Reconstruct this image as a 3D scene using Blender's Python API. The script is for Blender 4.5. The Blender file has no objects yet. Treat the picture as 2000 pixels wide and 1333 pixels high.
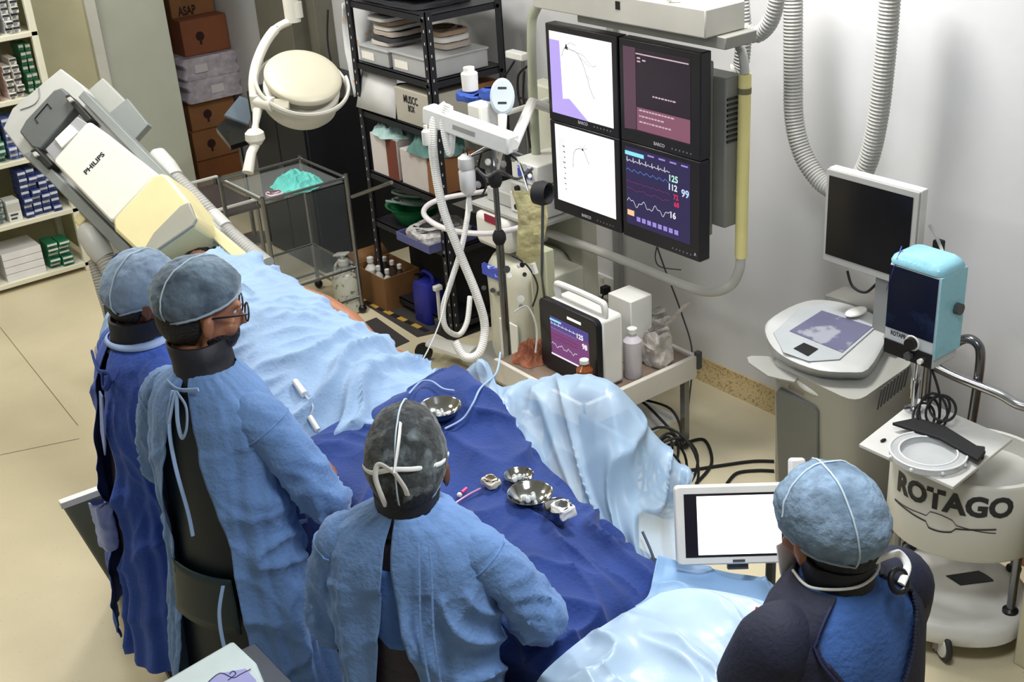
import bpy, bmesh, math, random
from mathutils import Vector, Matrix, noise
random.seed(7)
SC = bpy.context.scene
COL = SC.collection

# ------------------------------------------------------------------ camera
FP = 2400.0
PITCH = math.radians(26); ROLL = math.radians(4); CH = 2.85
VX = Vector((.809, .588, 0)); VY = Vector((-.588, .809, 0))
def _rm(p): return Vector((p.dot(VX), p.dot(VY), p.z))
_F = Vector((0, math.cos(PITCH), -math.sin(PITCH)))
_R0 = Vector((1, 0, 0)); _U0 = Vector((0, math.sin(PITCH), math.cos(PITCH)))
CF = _rm(_F).normalized()
CR = _rm(math.cos(ROLL)*_R0 - math.sin(ROLL)*_U0).normalized()
CU = CR.cross(CF).normalized()
CC = Vector((0, 0, CH))
cd = bpy.data.cameras.new('camera'); cam = bpy.data.objects.new('camera', cd); COL.objects.link(cam)
cam.matrix_world = Matrix(((CR.x, CU.x, -CF.x, CC.x), (CR.y, CU.y, -CF.y, CC.y), (CR.z, CU.z, -CF.z, CC.z), (0, 0, 0, 1)))
cd.sensor_width = 36; cd.lens = 36*FP/2000; cd.clip_start = .05; cd.clip_end = 60
SC.camera = cam

# ------------------------------------------------------------------ world, exposure, lights
SC.view_settings.view_transform = 'Standard'; SC.view_settings.look = 'None'
SC.view_settings.exposure = 0.12; SC.view_settings.gamma = 1; SC.view_settings.use_curve_mapping = False
w = bpy.data.worlds.new('world'); SC.world = w; w.use_nodes = True
w.node_tree.nodes['Background'].inputs[0].default_value = (.8, .88, 1, 1)
w.node_tree.nodes['Background'].inputs[1].default_value = .12

def area(name, loc, target, sx, sy, power, col=(1, 1, 1)):
    ld = bpy.data.lights.new(name, 'AREA'); ld.shape = 'RECTANGLE'; ld.size = sx; ld.size_y = sy
    ld.energy = power; ld.color = col
    o = bpy.data.objects.new(name, ld); COL.objects.link(o); o.location = loc
    o.rotation_euler = (Vector(target)-Vector(loc)).to_track_quat('-Z', 'Y').to_euler()
    return o
area('ceiling_panel_lamp', (2.95, 3.0, 3.02), (2.9, 2.9, 0), .5, .5, 52, (1, .98, .95))
area('ceiling_panel_lamp', (2.2, 5.2, 3.02), (2.2, 5.2, 0), .6, .6, 40, (1, .97, .92))
area('ceiling_panel_lamp', (.6, 4.3, 3.02), (.6, 4.3, 0), .6, .6, 28, (1, .95, .85))
area('ceiling_panel_lamp', (1.5, 1.2, 3.02), (1.5, 1.4, 0), .6, .6, 34, (.92, .96, 1))
area('ceiling_panel_lamp', (1.4, 7.0, 3.02), (1.4, 7.0, 0), .6, .6, 26, (1, .97, .9))

# ------------------------------------------------------------------ pixel rays (2000 x 1333 frame)
def ray(x, y): return CF*FP + CR*(x-1000) - CU*(y-667)
def P(x, y, z=0.):
    r = ray(x, y); return CC + r*((z-CH)/r.z)
def PX(x, y, a):
    r = ray(x, y); return CC + r*(a/r.x)
def PY(x, y, b):
    r = ray(x, y); return CC + r*(b/r.y)
def D(x, y, d): return CC + ray(x, y)*(d/FP)
def PL(x, y, o, n):
    r = ray(x, y); return CC + r*((o-CC).dot(n)/r.dot(n))
V3 = Vector
def vn(v): return v.normalized()

# ------------------------------------------------------------------ materials
def lin(c): return tuple((x/12.92 if x <= .04045 else ((x+.055)/1.055)**2.4) for x in [v/255. for v in c])
MATS = {}
def M(name, c, rough=.55, metal=0., var=.06, vs=6., bump=0., bs=60., spec=.5, trans=0., alpha=1., emit=None, es=0., stretch=None, sss=0., sheen=0., ior=1.45, c2=None, c2t=.5, c2s=5., c2w=.06, wr=0., ws=7.):
    if name in MATS: return MATS[name]
    m = bpy.data.materials.new(name); m.use_nodes = True; nt = m.node_tree; N = nt.nodes; L = nt.links
    b = N['Principled BSDF']; base = lin(c)
    b.inputs['Roughness'].default_value = rough; b.inputs['Metallic'].default_value = metal
    b.inputs['Specular IOR Level'].default_value = spec; b.inputs['IOR'].default_value = ior
    b.inputs['Transmission Weight'].default_value = trans; b.inputs['Alpha'].default_value = alpha
    if sheen: b.inputs['Sheen Weight'].default_value = sheen
    tc = N.new('ShaderNodeTexCoord'); mp = N.new('ShaderNodeMapping'); L.new(tc.outputs['Object'], mp.inputs[0])
    if stretch: mp.inputs['Scale'].default_value = stretch
    nz = N.new('ShaderNodeTexNoise'); nz.inputs['Scale'].default_value = vs; nz.inputs['Detail'].default_value = 5
    L.new(mp.outputs[0], nz.inputs['Vector'])
    cr = N.new('ShaderNodeValToRGB'); L.new(nz.outputs['Fac'], cr.inputs[0])
    cr.color_ramp.elements[0].position = .3; cr.color_ramp.elements[1].position = .7
    lo = [x*(1-var) for x in base]; hi = [min(1, x*(1+var)) for x in base]
    cr.color_ramp.elements[0].color = (*lo, 1); cr.color_ramp.elements[1].color = (*hi, 1)
    out = cr.outputs[0]
    if c2:
        n2 = N.new('ShaderNodeTexNoise'); n2.inputs['Scale'].default_value = c2s; n2.inputs['Detail'].default_value = 6
        L.new(mp.outputs[0], n2.inputs['Vector'])
        r2 = N.new('ShaderNodeValToRGB'); L.new(n2.outputs['Fac'], r2.inputs[0])
        r2.color_ramp.elements[0].position = c2t; r2.color_ramp.elements[1].position = min(1, c2t+c2w)
        mx = N.new('ShaderNodeMix'); mx.data_type = 'RGBA'
        L.new(r2.outputs[0], mx.inputs['Factor']); L.new(out, mx.inputs['A']); mx.inputs['B'].default_value = (*lin(c2), 1)
        out = mx.outputs['Result']
    L.new(out, b.inputs['Base Color'])
    if wr:
        nr = N.new('ShaderNodeTexNoise'); nr.noise_type = 'RIDGED_MULTIFRACTAL'; nr.normalize = True
        nr.inputs['Scale'].default_value = ws; nr.inputs['Detail'].default_value = 3; nr.inputs['Distortion'].default_value = .6
        mq = N.new('ShaderNodeMapping'); mq.inputs['Scale'].default_value = (1, 1, .45); L.new(tc.outputs['Object'], mq.inputs[0]); L.new(mq.outputs[0], nr.inputs['Vector'])
        b2 = N.new('ShaderNodeBump'); b2.inputs['Strength'].default_value = wr; b2.inputs['Distance'].default_value = .02
        L.new(nr.outputs['Fac'], b2.inputs['Height']); L.new(b2.outputs[0], b.inputs['Normal'])
    if bump:
        nb = N.new('ShaderNodeTexNoise'); nb.inputs['Scale'].default_value = bs; nb.inputs['Detail'].default_value = 4
        L.new(mp.outputs[0], nb.inputs['Vector'])
        bp = N.new('ShaderNodeBump'); bp.inputs['Strength'].default_value = bump; bp.inputs['Distance'].default_value = .01
        L.new(nb.outputs['Fac'], bp.inputs['Height']); L.new(bp.outputs[0], b.inputs['Normal'])
        if wr: L.new(b2.outputs[0], bp.inputs['Normal'])
    if emit is not None:
        b.inputs['Emission Color'].default_value = (*lin(emit), 1); b.inputs['Emission Strength'].default_value = es
    MATS[name] = m; return m
def G(c, **k):
    k.setdefault('rough', .5); return M('paint_%d_%d_%d_%d' % (*c, int(k['rough']*100)), c, **k)
white = M('white plastic', (222, 222, 218), .38); offw = M('off white enamel', (205, 203, 192), .4)
lgrey = M('light grey plastic', (180, 181, 178), .42); mgrey = M('mid grey plastic', (132, 134, 132), .45)
dgrey = M('dark grey plastic', (70, 72, 74), .5); black = M('black plastic', (16, 16, 20), .35)
matblk = M('matt black', (20, 21, 25), .7); chrome = M('chrome', (190, 192, 196), .16, 1.)
steel = M('brushed steel', (150, 152, 155), .3, 1.); cream = M('aged cream plastic', (214, 205, 160), .42)
blackst = M('black painted steel', (30, 31, 38), .45); card = M('brown cardboard', (142, 98, 62), .8, var=.1)
cardl = M('pale cardboard', (176, 172, 160), .8); gown_l = M('pale blue cotton', (102, 137, 188), .88, var=.1, vs=9, bump=.35, bs=90, sheen=.12, wr=.4, ws=4)
gown_d = M('deep blue cotton', (50, 82, 170), .88, var=.12, vs=9, bump=.35, bs=90, sheen=.1, wr=.5, ws=4)
drape_l = M('light blue drape paper', (138, 166, 200), .8, var=.07, vs=5, bump=.3, bs=80, sheen=.1, wr=.7, ws=3.2)
drape_d = M('royal blue drape cotton', (30, 57, 124), .88, var=.16, vs=6, bump=.3, bs=90, sheen=.08, wr=.4, ws=3)
lead = M('black lead rubber', (22, 24, 34), .6, bump=.2, bs=30, wr=.3, ws=6); leadg = M('dark green lead rubber', (12, 28, 36), .55, bump=.15, bs=20)
navy = M('navy lead vest fabric', (26, 29, 50), .75, bump=.25, bs=80, wr=.3, ws=6)
scrub = M('mid blue scrub cotton', (66, 104, 172), .88, bump=.3, bs=80, wr=.6, ws=6)
skin = M('warm brown skin', (150, 100, 74), .5, var=.08); skind = M('dark brown skin', (96, 62, 48), .5, var=.1)
hair = M('black hair', (18, 16, 17), .6, bump=.8, bs=140)
tape = M('white cotton tape', (232, 232, 230), .8)
glove = M('cream latex', (216, 206, 186), .5)
capm = M('grey blue bouffant fleece', (112, 132, 150), .9, var=.2, vs=40, bump=.5, bs=60, sheen=.2, wr=.5, ws=9, c2=(62, 76, 90), c2t=.42, c2s=9, c2w=.2)
capd = M('sheer dark bouffant over hair', (44, 48, 50), .85, var=.5, vs=40, bump=.6, bs=60, sheen=.2, wr=.8, ws=10, c2=(112, 122, 126), c2t=.52, c2s=26, c2w=.22)
def glassy(name, c, a, rough=.12):
    return M(name, c, rough, alpha=a, var=.05)
acry = glassy('clear acrylic', (150, 156, 158), .22); clearp = glassy('clear polythene', (215, 218, 222), .5, .25)
filmp = glassy('milky plastic film', (178, 206, 232), .8, .3)

# ------------------------------------------------------------------ mesh builder
class MB:
    def __init__(s): s.v = []; s.f = []
    def add(s, v, f):
        b = len(s.v); s.v += [V3(p) for p in v]; s.f += [tuple(i+b for i in q) for q in f]; return s
    def box(s, c, sz, ax=None, tw=None):
        ax = ax or (V3((1, 0, 0)), V3((0, 1, 0)), V3((0, 0, 1))); c = V3(c)
        h = [q/2 for q in sz]; vs = []
        for k in (-1, 1):
            t = (tw if (tw and k > 0) else 1)
            for a, b2 in ((-1, -1), (1, -1), (1, 1), (-1, 1)): vs.append(c+ax[0]*(a*h[0]*t)+ax[1]*(b2*h[1]*t)+ax[2]*(k*h[2]))
        return s.add(vs, [(3, 2, 1, 0), (4, 5, 6, 7), (0, 1, 5, 4), (1, 2, 6, 5), (2, 3, 7, 6), (3, 0, 4, 7)])
    def bb(s, x0, y0, z0, x1, y1, z1): return s.box(((x0+x1)/2, (y0+y1)/2, (z0+z1)/2), (abs(x1-x0), abs(y1-y0), abs(z1-z0)))
    def loft(s, rings, caps=True, closed=True):
        n = len(rings[0]); vs = [p for r in rings for p in r]; fs = []
        m = n if closed else n-1
        for i in range(len(rings)-1):
            for j in range(m):
                k = (j+1) % n; fs.append((i*n+j, i*n+k, (i+1)*n+k, (i+1)*n+j))
        if caps and closed:
            fs.append(tuple(range(n-1, -1, -1))); fs.append(tuple((len(rings)-1)*n+j for j in range(n)))
        return s.add(vs, fs)
    def tube(s, pts, r, seg=10, closed=False, caps=True, flat=None):
        pts = [V3(p) for p in pts]; n = len(pts)
        rs = r if isinstance(r, (list, tuple)) else [r]*n
        rings = []; up = None
        for i, p in enumerate(pts):
            if closed: t = pts[(i+1) % n]-pts[i-1]
            else: t = (pts[min(i+1, n-1)]-pts[max(i-1, 0)])
            if t.length < 1e-9: t = V3((0, 0, 1))
            t.normalize()
            if up is None:
                up = V3((0, 0, 1)) if abs(t.z) < .9 else V3((1, 0, 0))
            a = up-t*up.dot(t)
            if a.length < 1e-6: a = t.orthogonal()
            a.normalize(); up = a; b = t.cross(a)
            k1, k2 = flat or (1, 1)
            rings.append([p+(a*math.cos(q)*k1+b*math.sin(q)*k2)*rs[i] for q in [2*math.pi*j/seg for j in range(seg)]])
        if closed: rings.append(rings[0])
        return s.loft(rings, caps=caps and not closed)
    def cyl(s, a, b, r, r2=None, seg=20): return s.tube([a, b], [r, r if r2 is None else r2], seg)
    def lathe(s, c, ax, prof, seg=32, caps=True):
        c = V3(c); ax = vn(V3(ax)); a = ax.orthogonal().normalized(); b = ax.cross(a)
        return s.loft([[c+ax*h+(a*math.cos(q)+b*math.sin(q))*r for q in [2*math.pi*j/seg for j in range(seg)]] for r, h in prof], caps)
    def ball(s, c, r, ax=None, seg=20, fn=None):
        ax = ax or (V3((1, 0, 0)), V3((0, 1, 0)), V3((0, 0, 1))); c = V3(c)
        if not isinstance(r, (list, tuple)): r = (r, r, r)
        rings = []
        for i in range(1, seg):
            t = math.pi*i/seg-math.pi/2; ring = []
            for j in range(seg):
                q = 2*math.pi*j/seg; d = V3((math.cos(t)*math.cos(q), math.cos(t)*math.sin(q), math.sin(t)))
                k = fn(d) if fn else 1
                ring.append(c+ax[0]*d.x*r[0]*k+ax[1]*d.y*r[1]*k+ax[2]*d.z*r[2]*k)
            rings.append(ring)
        return s.loft(rings)
    def torus(s, c, n, R, r, seg=32, k=8, e=(1, 1)):
        n = vn(V3(n)); a = n.orthogonal().normalized(); b = n.cross(a)
        return s.tube([V3(c)+a*math.cos(q)*R*e[0]+b*math.sin(q)*R*e[1] for q in [2*math.pi*j/seg for j in range(seg)]], r, k, closed=True)
    def prism(s, poly, vec):
        n = len(poly); vec = V3(vec); poly = [V3(p) for p in poly]
        return s.add(poly+[p+vec for p in poly], [tuple(range(n))]+[tuple(range(2*n-1, n-1, -1))]+[(i, i+n, (i+1) % n+n, (i+1) % n) for i in range(n)])
    def grid(s, nu, nv, fn):
        vs = [fn(i/(nu-1), j/(nv-1)) for i in range(nu) for j in range(nv)]
        return s.add(vs, [(i*nv+j, (i+1)*nv+j, (i+1)*nv+j+1, i*nv+j+1) for i in range(nu-1) for j in range(nv-1)])
def catmull(pts, n=6, closed=False):
    pts = [V3(p) for p in pts]; out = []; m = len(pts)
    rng = range(m if closed else m-1)
    for i in rng:
        if closed: a, b, c, d = pts[i-1], pts[i], pts[(i+1) % m], pts[(i+2) % m]
        else: a, b, c, d = pts[max(i-1, 0)], pts[i], pts[i+1], pts[min(i+2, m-1)]
        for k in range(n):
            t = k/n; out.append(.5*((2*b)+(c-a)*t+(2*a-5*b+4*c-d)*t*t+(3*b-a-3*c+d)*t**3))
    if not closed: out.append(pts[-1])
    return out
def rrect(w, h, r, k=4):
    out = []
    for cx, cy, a0 in ((w/2-r, h/2-r, 0), (-w/2+r, h/2-r, 90), (-w/2+r, -h/2+r, 180), (w/2-r, -h/2+r, 270)):
        for i in range(k+1):
            a = math.radians(a0+90*i/k); out.append((cx+r*math.cos(a), cy+r*math.sin(a)))
    return out
def obj(name, mb, mat, parent=None, bevel=0., smooth=True, ang=35, solid=0., sub=0, noflat=False):
    me = bpy.data.meshes.new(name)
    org = V3((0, 0, 0)); p = parent
    if parent is not None:
        org = WORG[parent.name]
    elif mb.v:
        xs = [q.x for q in mb.v]; ys = [q.y for q in mb.v]; zs = [q.z for q in mb.v]
        org = V3(((min(xs)+max(xs))/2, (min(ys)+max(ys))/2, min(zs)))
    me.from_pydata([v-org for v in mb.v], [], mb.f)
    me.validate(); me.update()
    bm = bmesh.new(); bm.from_mesh(me); bmesh.ops.recalc_face_normals(bm, faces=bm.faces); bm.to_mesh(me); bm.free()
    o = bpy.data.objects.new(name, me); COL.objects.link(o)
    if mat: me.materials.append(mat)
    if parent is not None: o.parent = parent
    else: o.location = org
    WORG[o.name] = org
    if smooth:
        me.polygons.foreach_set('use_smooth', [True]*len(me.polygons)); me.set_sharp_from_angle(angle=math.radians(ang))
    if solid:
        m = o.modifiers.new('solid', 'SOLIDIFY'); m.thickness = solid; m.offset = -1
    if bevel:
        m = o.modifiers.new('bevel', 'BEVEL'); m.width = bevel; m.segments = 2; m.limit_method = 'ANGLE'; m.angle_limit = math.radians(40)
    if sub:
        m = o.modifiers.new('sub', 'SUBSURF'); m.levels = sub; m.render_levels = sub
    return o
WORG = {}
def tag(o, label, cat, group=None, kind=None):
    if label: o['label'] = label
    if cat: o['category'] = cat
    if group: o['group'] = group
    if kind: o['kind'] = kind
    return o
def T(name, label, cat, loc, group=None):
    o = bpy.data.objects.new(name, None); COL.objects.link(o); o.location = loc; o.empty_display_size = .05
    WORG[o.name] = V3(loc); return tag(o, label, cat, group)
def S(name, mb, mat, **k):
    o = obj(name, mb, mat, **k); o['kind'] = 'structure'; return o
def dup(root, dloc, label=None):
    r = root.copy(); COL.objects.link(r); r.location = root.location+V3(dloc); WORG[r.name] = r.location.copy()
    if label: r['label'] = label
    for ch in list(root.children):
        c = ch.copy(); COL.objects.link(c); c.parent = r
        for g in list(ch.children):
            e = g.copy(); COL.objects.link(e); e.parent = c
    return r
def glyphs(txt, size, wid=None, bold=0.):
    cu = bpy.data.curves.new('t', 'FONT'); cu.body = txt; cu.size = size; cu.align_x = 'CENTER'; cu.align_y = 'CENTER'; cu.offset = bold; cu.resolution_u = 3
    o = bpy.data.objects.new('t', cu); COL.objects.link(o)
    bpy.context.view_layer.update()
    dg = bpy.context.evaluated_depsgraph_get(); me = o.evaluated_get(dg).to_mesh()
    vs = [v.co.copy() for v in me.vertices]; fs = [tuple(p.vertices) for p in me.polygons]
    o.evaluated_get(dg).to_mesh_clear(); bpy.data.objects.remove(o); bpy.data.curves.remove(cu)
    if wid and vs:
        w0 = max(v.x for v in vs)-min(v.x for v in vs)
        for v in vs: v.x *= wid/w0
    return vs, fs
def text(mb, txt, o, ex, ey, size, wid=None, bold=0.):
    vs, fs = glyphs(txt, size, wid, bold); o = V3(o)
    return mb.add([o+ex*v.x+ey*v.y for v in vs], fs)
def rib(mb, pts, w):       # flat ribbon through points with given plane normal derived per call
    pts, n = pts
    L2 = []; R2 = []
    for i, p in enumerate(pts):
        t = (pts[min(i+1, len(pts)-1)]-pts[max(i-1, 0)]).normalized(); s = n.cross(t)*w/2
        L2.append(p-s); R2.append(p+s)
    m = len(pts)
    return mb.add(L2+R2, [(i, i+1, m+i+1, m+i) for i in range(m-1)])
ZU = V3((0, 0, 1)); EX = V3((1, 0, 0)); EY = V3((0, 1, 0))
def fbm(p, o=3): return noise.fractal(p, .9, 2.1, o)
def corr(pts, r, pitch, amp, seg=14):
    """finely spaced points with ribbed radius along a path"""
    c = catmull(pts, 10); L = 0; P2 = []; acc = [0]
    for i in range(1, len(c)): acc.append(acc[-1]+(c[i]-c[i-1]).length)
    tot = acc[-1]; n = int(tot/(pitch/4)); k = 0; rs = []
    for i in range(n+1):
        s = tot*i/n
        while k < len(acc)-2 and acc[k+1] < s: k += 1
        t = (s-acc[k])/max(1e-9, acc[k+1]-acc[k]); P2.append(c[k].lerp(c[k+1], min(1, t)))
        rs.append(r+amp*math.sin(2*math.pi*s/pitch))
    return P2, rs
def net(rows, nu, nv):
    """bicubic surface through a net of points"""
    def cr(a, b, c, d, t): return .5*((2*b)+(c-a)*t+(2*a-5*b+4*c-d)*t*t+(3*b-a-3*c+d)*t**3)
    def ev(row, u):
        m = len(row); x = u*(m-1); i = min(int(x), m-2); t = x-i
        return cr(row[max(i-1, 0)], row[i], row[i+1], row[min(i+2, m-1)], t)
    def fn(u, v): return ev([ev(r, v) for r in rows], u)
    return fn
def sheet(rows, nu, nv, wr):
    fn = net(rows, nu, nv); e = .004
    pts = []
    for i in range(nu):
        for j in range(nv):
            u = i/(nu-1); v = j/(nv-1); p = fn(u, v)
            a = fn(min(u+e, 1), v)-fn(max(u-e, 0), v); b = fn(u, min(v+e, 1))-fn(u, max(v-e, 0))
            n = a.cross(b)
            n = n.normalized() if n.length > 1e-9 else ZU
            if n.dot(CC-p) < 0: n = -n
            pts.append(p+n*wr(u, v, p))
    mb = MB(); mb.add(pts, [(i*nv+j, (i+1)*nv+j, (i+1)*nv+j+1, i*nv+j+1) for i in range(nu-1) for j in range(nv-1)])
    return mb
def ridge(p, d, fa, fc, amp, seed=0, pw=2.2, warp=.35):
    """thin sharp cloth ridges running along direction d: fa = frequency along, fc = across"""
    d = V3(d).normalized(); a1 = d.orthogonal().normalized(); a2 = d.cross(a1)
    w1 = noise.noise(V3(p)*2.3+V3((seed, 3, 1)))*warp; w2 = noise.noise(V3(p)*2.3+V3((7, seed, 4)))*warp
    c1 = a1.dot(p)+w1; c2 = a2.dot(p)+w2
    r = 1-abs(noise.noise(V3((d.dot(p)*fa+seed, c1*fc, c2*fc))))*2
    m = .45+.9*max(0, .5+noise.noise(V3(p)*1.9+V3((seed, 9, 2))))
    return amp*(max(0, r)**pw-.35)*m
def crease(p, d, k, amp, nzs=2.0, warp=1.2, sharp=1.6, seed=0):
    """sharp ridged cloth folds running across direction d"""
    d = V3(d); q = V3(p)+V3((seed, seed*.7, 0))
    w = noise.noise(q*nzs)*warp
    s = abs(math.sin(k*d.dot(p)+w*3))**sharp
    m = .5+.5*noise.noise(q*1.7+V3((5, 2, 1)))
    return amp*(s-.4)*m*1.6
# ------------------------------------------------------------------ room shell
WX = 3.87; WB = 7.95
wallm = M('white wall paint', (205, 206, 208), .75, var=.05, vs=1.6, bump=.08, bs=25)
floorm = M('cream speckled vinyl floor', (212, 202, 172), .38, var=.06, vs=2.5, c2=(176, 160, 128), c2t=.66, c2s=110, bump=.02)
S('floor', MB().bb(-2.2, -2, -.1, WX, 9.7, 0), floorm, smooth=False)
S('ceiling', MB().bb(-2.2, -2, 3.1, WX, 9.7, 3.2), G((225, 225, 220), rough=.8), smooth=False)
S('wall_right', MB().bb(WX, -2, 0, WX+.15, 9.7, 3.1), wallm, smooth=False)
S('wall_left', MB().bb(-2.3, -2, 0, -2.2, 9.7, 3.1), wallm, smooth=False)
S('wall_front', MB().bb(-2.2, -2.1, 0, WX, -2, 3.1), wallm, smooth=False)
S('wall_back', MB().bb(-2.2, WB, 0, 2.62, WB+.12, 3.1), M('cream green wall paint', (196, 192, 160), .7, var=.05), smooth=False)
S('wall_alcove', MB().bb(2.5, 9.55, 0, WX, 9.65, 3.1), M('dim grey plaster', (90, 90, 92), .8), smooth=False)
# coved skirting along the right wall
S('baseboard_right', MB().prism([V3((WX, -1, 0)), V3((WX-.05, -1, 0)), V3((WX-.012, -1, .05)), V3((WX-.01, -1, .1)), V3((WX, -1, .1))], V3((0, 8.6, 0))), M('speckled tan coving', (190, 170, 125), .6, c2=(150, 125, 85), c2t=.55, c2s=90))
S('trim_1', MB().bb(2.62, WB-.05, 0, 2.69, WB+.13, 3.1), G((214, 214, 206), rough=.5), bevel=.004)
dr = S('door_1', MB().bb(2.69, WB-.012, .01, 3.15, WB+.05, 3.1), M('grey green door laminate', (186, 190, 178), .5, var=.03), bevel=.004)
S('trim_2', MB().bb(3.74, 7.0, 0, 3.87, 7.08, 3.1).bb(3.80, 7.10, 0, 3.87, 7.22, 3.1).bb(3.7, 7.26, 0, 3.87, 7.75, 3.1), M('olive grey door frame', (112, 110, 98), .6, var=.1), bevel=.005)
# conduit strip on wall
cdt = tag(obj('wall_conduit', MB().bb(WX-.03, 4.315, .12, WX, 4.365, 3.05), M('grey conduit', (150, 150, 150), .5), bevel=.004), 'grey square cable conduit running up the white wall behind the displays', 'conduit')
# floor seams
for a, b in (((0, 640), (152, 832)), ((0, 890), (155, 858))):
    p, q = P(*a), P(*b); d = vn(q-p); n = ZU.cross(d)*.0018
    S('trim_3', MB().add([p-n+ZU*.0012, q-n+ZU*.0012, q+n+ZU*.0012, p+n+ZU*.0012], [(0, 1, 2, 3)]), G((120, 110, 88), rough=.7), smooth=False)
# ceiling panel lamps
for i, (x, y, sx) in enumerate(((2.95, 3.0, .6), (2.2, 5.2, .65), (.6, 4.3, .65), (1.5, 1.2, .65), (1.4, 7.0, .65))):
    t = T('ceiling_light', ['square ceiling light above the white console', 'square ceiling light above the glass cart', 'square ceiling light above the two gowned men', 'square ceiling light nearest the camera', 'square ceiling light before the supply shelf'][i], 'ceiling light', (x, y, 3.04))
    h = sx/2
    obj('frame', MB().bb(x-h, y-h, 3.04, x+h, y-h+.02, 3.1).bb(x-h, y+h-.02, 3.04, x+h, y+h, 3.1).bb(x-h, y-h+.02, 3.04, x-h+.02, y+h-.02, 3.1).bb(x+h-.02, y-h+.02, 3.04, x+h, y+h-.02, 3.1), offw, t)
    obj('diffuser', MB().bb(x-h+.02, y-h+.02, 3.07, x+h-.02, y+h-.02, 3.098), M('lamp diffuser', (255, 255, 255), emit=(255, 255, 250), es=2), t, smooth=False)

# ------------------------------------------------------------------ wall sockets with plugs
t = T('wall_socket', 'white double wall socket plate with two black plugs', 'socket', (WX-.01, 4.48, .22))
c0 = PX(1150, 530, WX-.012); c1 = PX(1207, 550, WX-.012); c2 = PX(1150, 566, WX-.012)
ey = V3((0, 1, 0)); yy0 = c1.y; yy1 = c0.y
obj('plate', MB().bb(WX-.018, yy0, .2, WX, yy1, .33), white, t, bevel=.004)
for yy in (yy1-.05, yy0+.07):
    g = MB().bb(WX-.06, yy-.018, .245, WX-.018, yy+.018, .285); g.tube(catmull([(WX-.05, yy, .25), (WX-.07, yy, .2), (WX-.05, yy+.01, .1), (WX-.08, yy+.02, .02)], 5), .005, 8)
    obj('plug', g, matblk, t, bevel=.006)
obj('switch', MB().bb(WX-.022, (yy0+yy1)/2-.01, .29, WX-.018, (yy0+yy1)/2+.01, .315), offw, t)

# ------------------------------------------------------------------ supply shelf with cartons (back left)
LV = [.06, .42, .79, 1.145, 1.51, 1.88]
SX0, SX1, SY0, SY1 = .6, 2.17, 7.46, 7.92
t = T('supply_shelf', 'cream steel shelf rack at the far left filled with small boxes', 'shelf', (1.4, 7.7, 0))
for z in LV: obj('shelf_board', MB().bb(SX0, SY0, z-.03, SX1, SY1, z), M('cream shelf enamel', (226, 224, 206), .45), t, bevel=.004)
for x in (SX0+.02, SX1-.02):
    for y in (SY0+.02, SY1-.02): obj('post', MB().bb(x-.02, y-.02, 0, x+.02, y+.02, 2.1), MATS['cream shelf enamel'], t, bevel=.003)
obj('side_panel', MB().bb(SX1, SY0+.05, .1, SX1+.012, SY1, 2.1), M('cream green side panel', (190, 188, 150), .5), t)
def cmesh(w, d, h, base, band):
    k = MB().bb(-w/2, -d/2, 0, w/2, d/2, h)
    return k
cart_kinds = []
def carton(name, label, group, c, sz, colr, bandc=None, lines=True, parent=None):
    key = (tuple(round(q, 3) for q in sz), colr, bandc, name)
    x, y, z = c; w_, d_, h_ = sz
    o = obj(name, MB().bb(x-w_/2, y-d_/2, z, x+w_/2, y+d_/2, z+h_), G(colr, rough=.5), bevel=.002)
    tag(o, label, 'box', group)
    if bandc:
        g = MB().bb(x-w_*.46, y-d_/2-.0015, z+h_*.5, x+w_*.46, y-d_/2-.0002, z+h_*.88)
        obj('printed_band', g, G(bandc, rough=.5), o, smooth=False)
    if lines:
        g = MB()
        for q in range(2): g.bb(x-w_*.36, y-d_/2-.0022, z+h_*(.12+.18*q), x+w_*(.1+.12*q), y-d_/2-.0003, z+h_*(.2+.18*q))
        obj('printed_lines', g, G((50, 54, 66), rough=.6), o, smooth=False)
    return o
rowspec = {   # shelf level: [(x0,x1,w,h,colour,band,words)]
 5: [(1.75, 2.13, .06, .05, (205, 208, 210), (60, 70, 120), 'grey and navy carton stacked on the top board of the cream shelf')],
 4: [(1.6, 2.0, .065, .05, (60, 84, 150), (220, 224, 232), 'blue and white carton stacked on the fourth shelf board'),
     (2.0, 2.13, .06, .045, (214, 214, 208), (40, 44, 60), 'white and black carton at the right of the fourth shelf board')],
 3: [(1.55, 1.93, .06, .05, (190, 52, 62), (226, 226, 220), 'red carton stacked on the third shelf board'),
     (1.93, 2.05, .06, .045, (214, 212, 204), (60, 60, 64), 'white carton between red and green ones on the third board'),
     (2.05, 2.14, .045, .05, (38, 104, 66), (180, 180, 176), 'green carton at the right of the third shelf board')],
 2: [(1.45, 1.85, .06, .05, (40, 110, 84), (190, 210, 206), 'green carton stacked on the second shelf board'),
     (1.85, 2.13, .07, .05, (96, 112, 170), (216, 220, 232), 'lilac blue carton on the second shelf board')],
 1: [(1.35, 1.76, .055, .045, (172, 184, 182), (84, 104, 104), 'pale teal carton on the shelf board above the lowest'),
     (1.86, 2.13, .07, .05, (52, 68, 128), (210, 214, 226), 'dark blue carton on the shelf board above the lowest')],
 0: [(1.2, 1.62, .07, .05, (150, 150, 148), (60, 60, 66), 'grey carton on the lowest shelf board'),
     (1.93, 2.12, .09, .04, (30, 112, 78), (220, 224, 220), 'green and white flat carton on the lowest shelf board')]}
random.seed(3)
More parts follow.
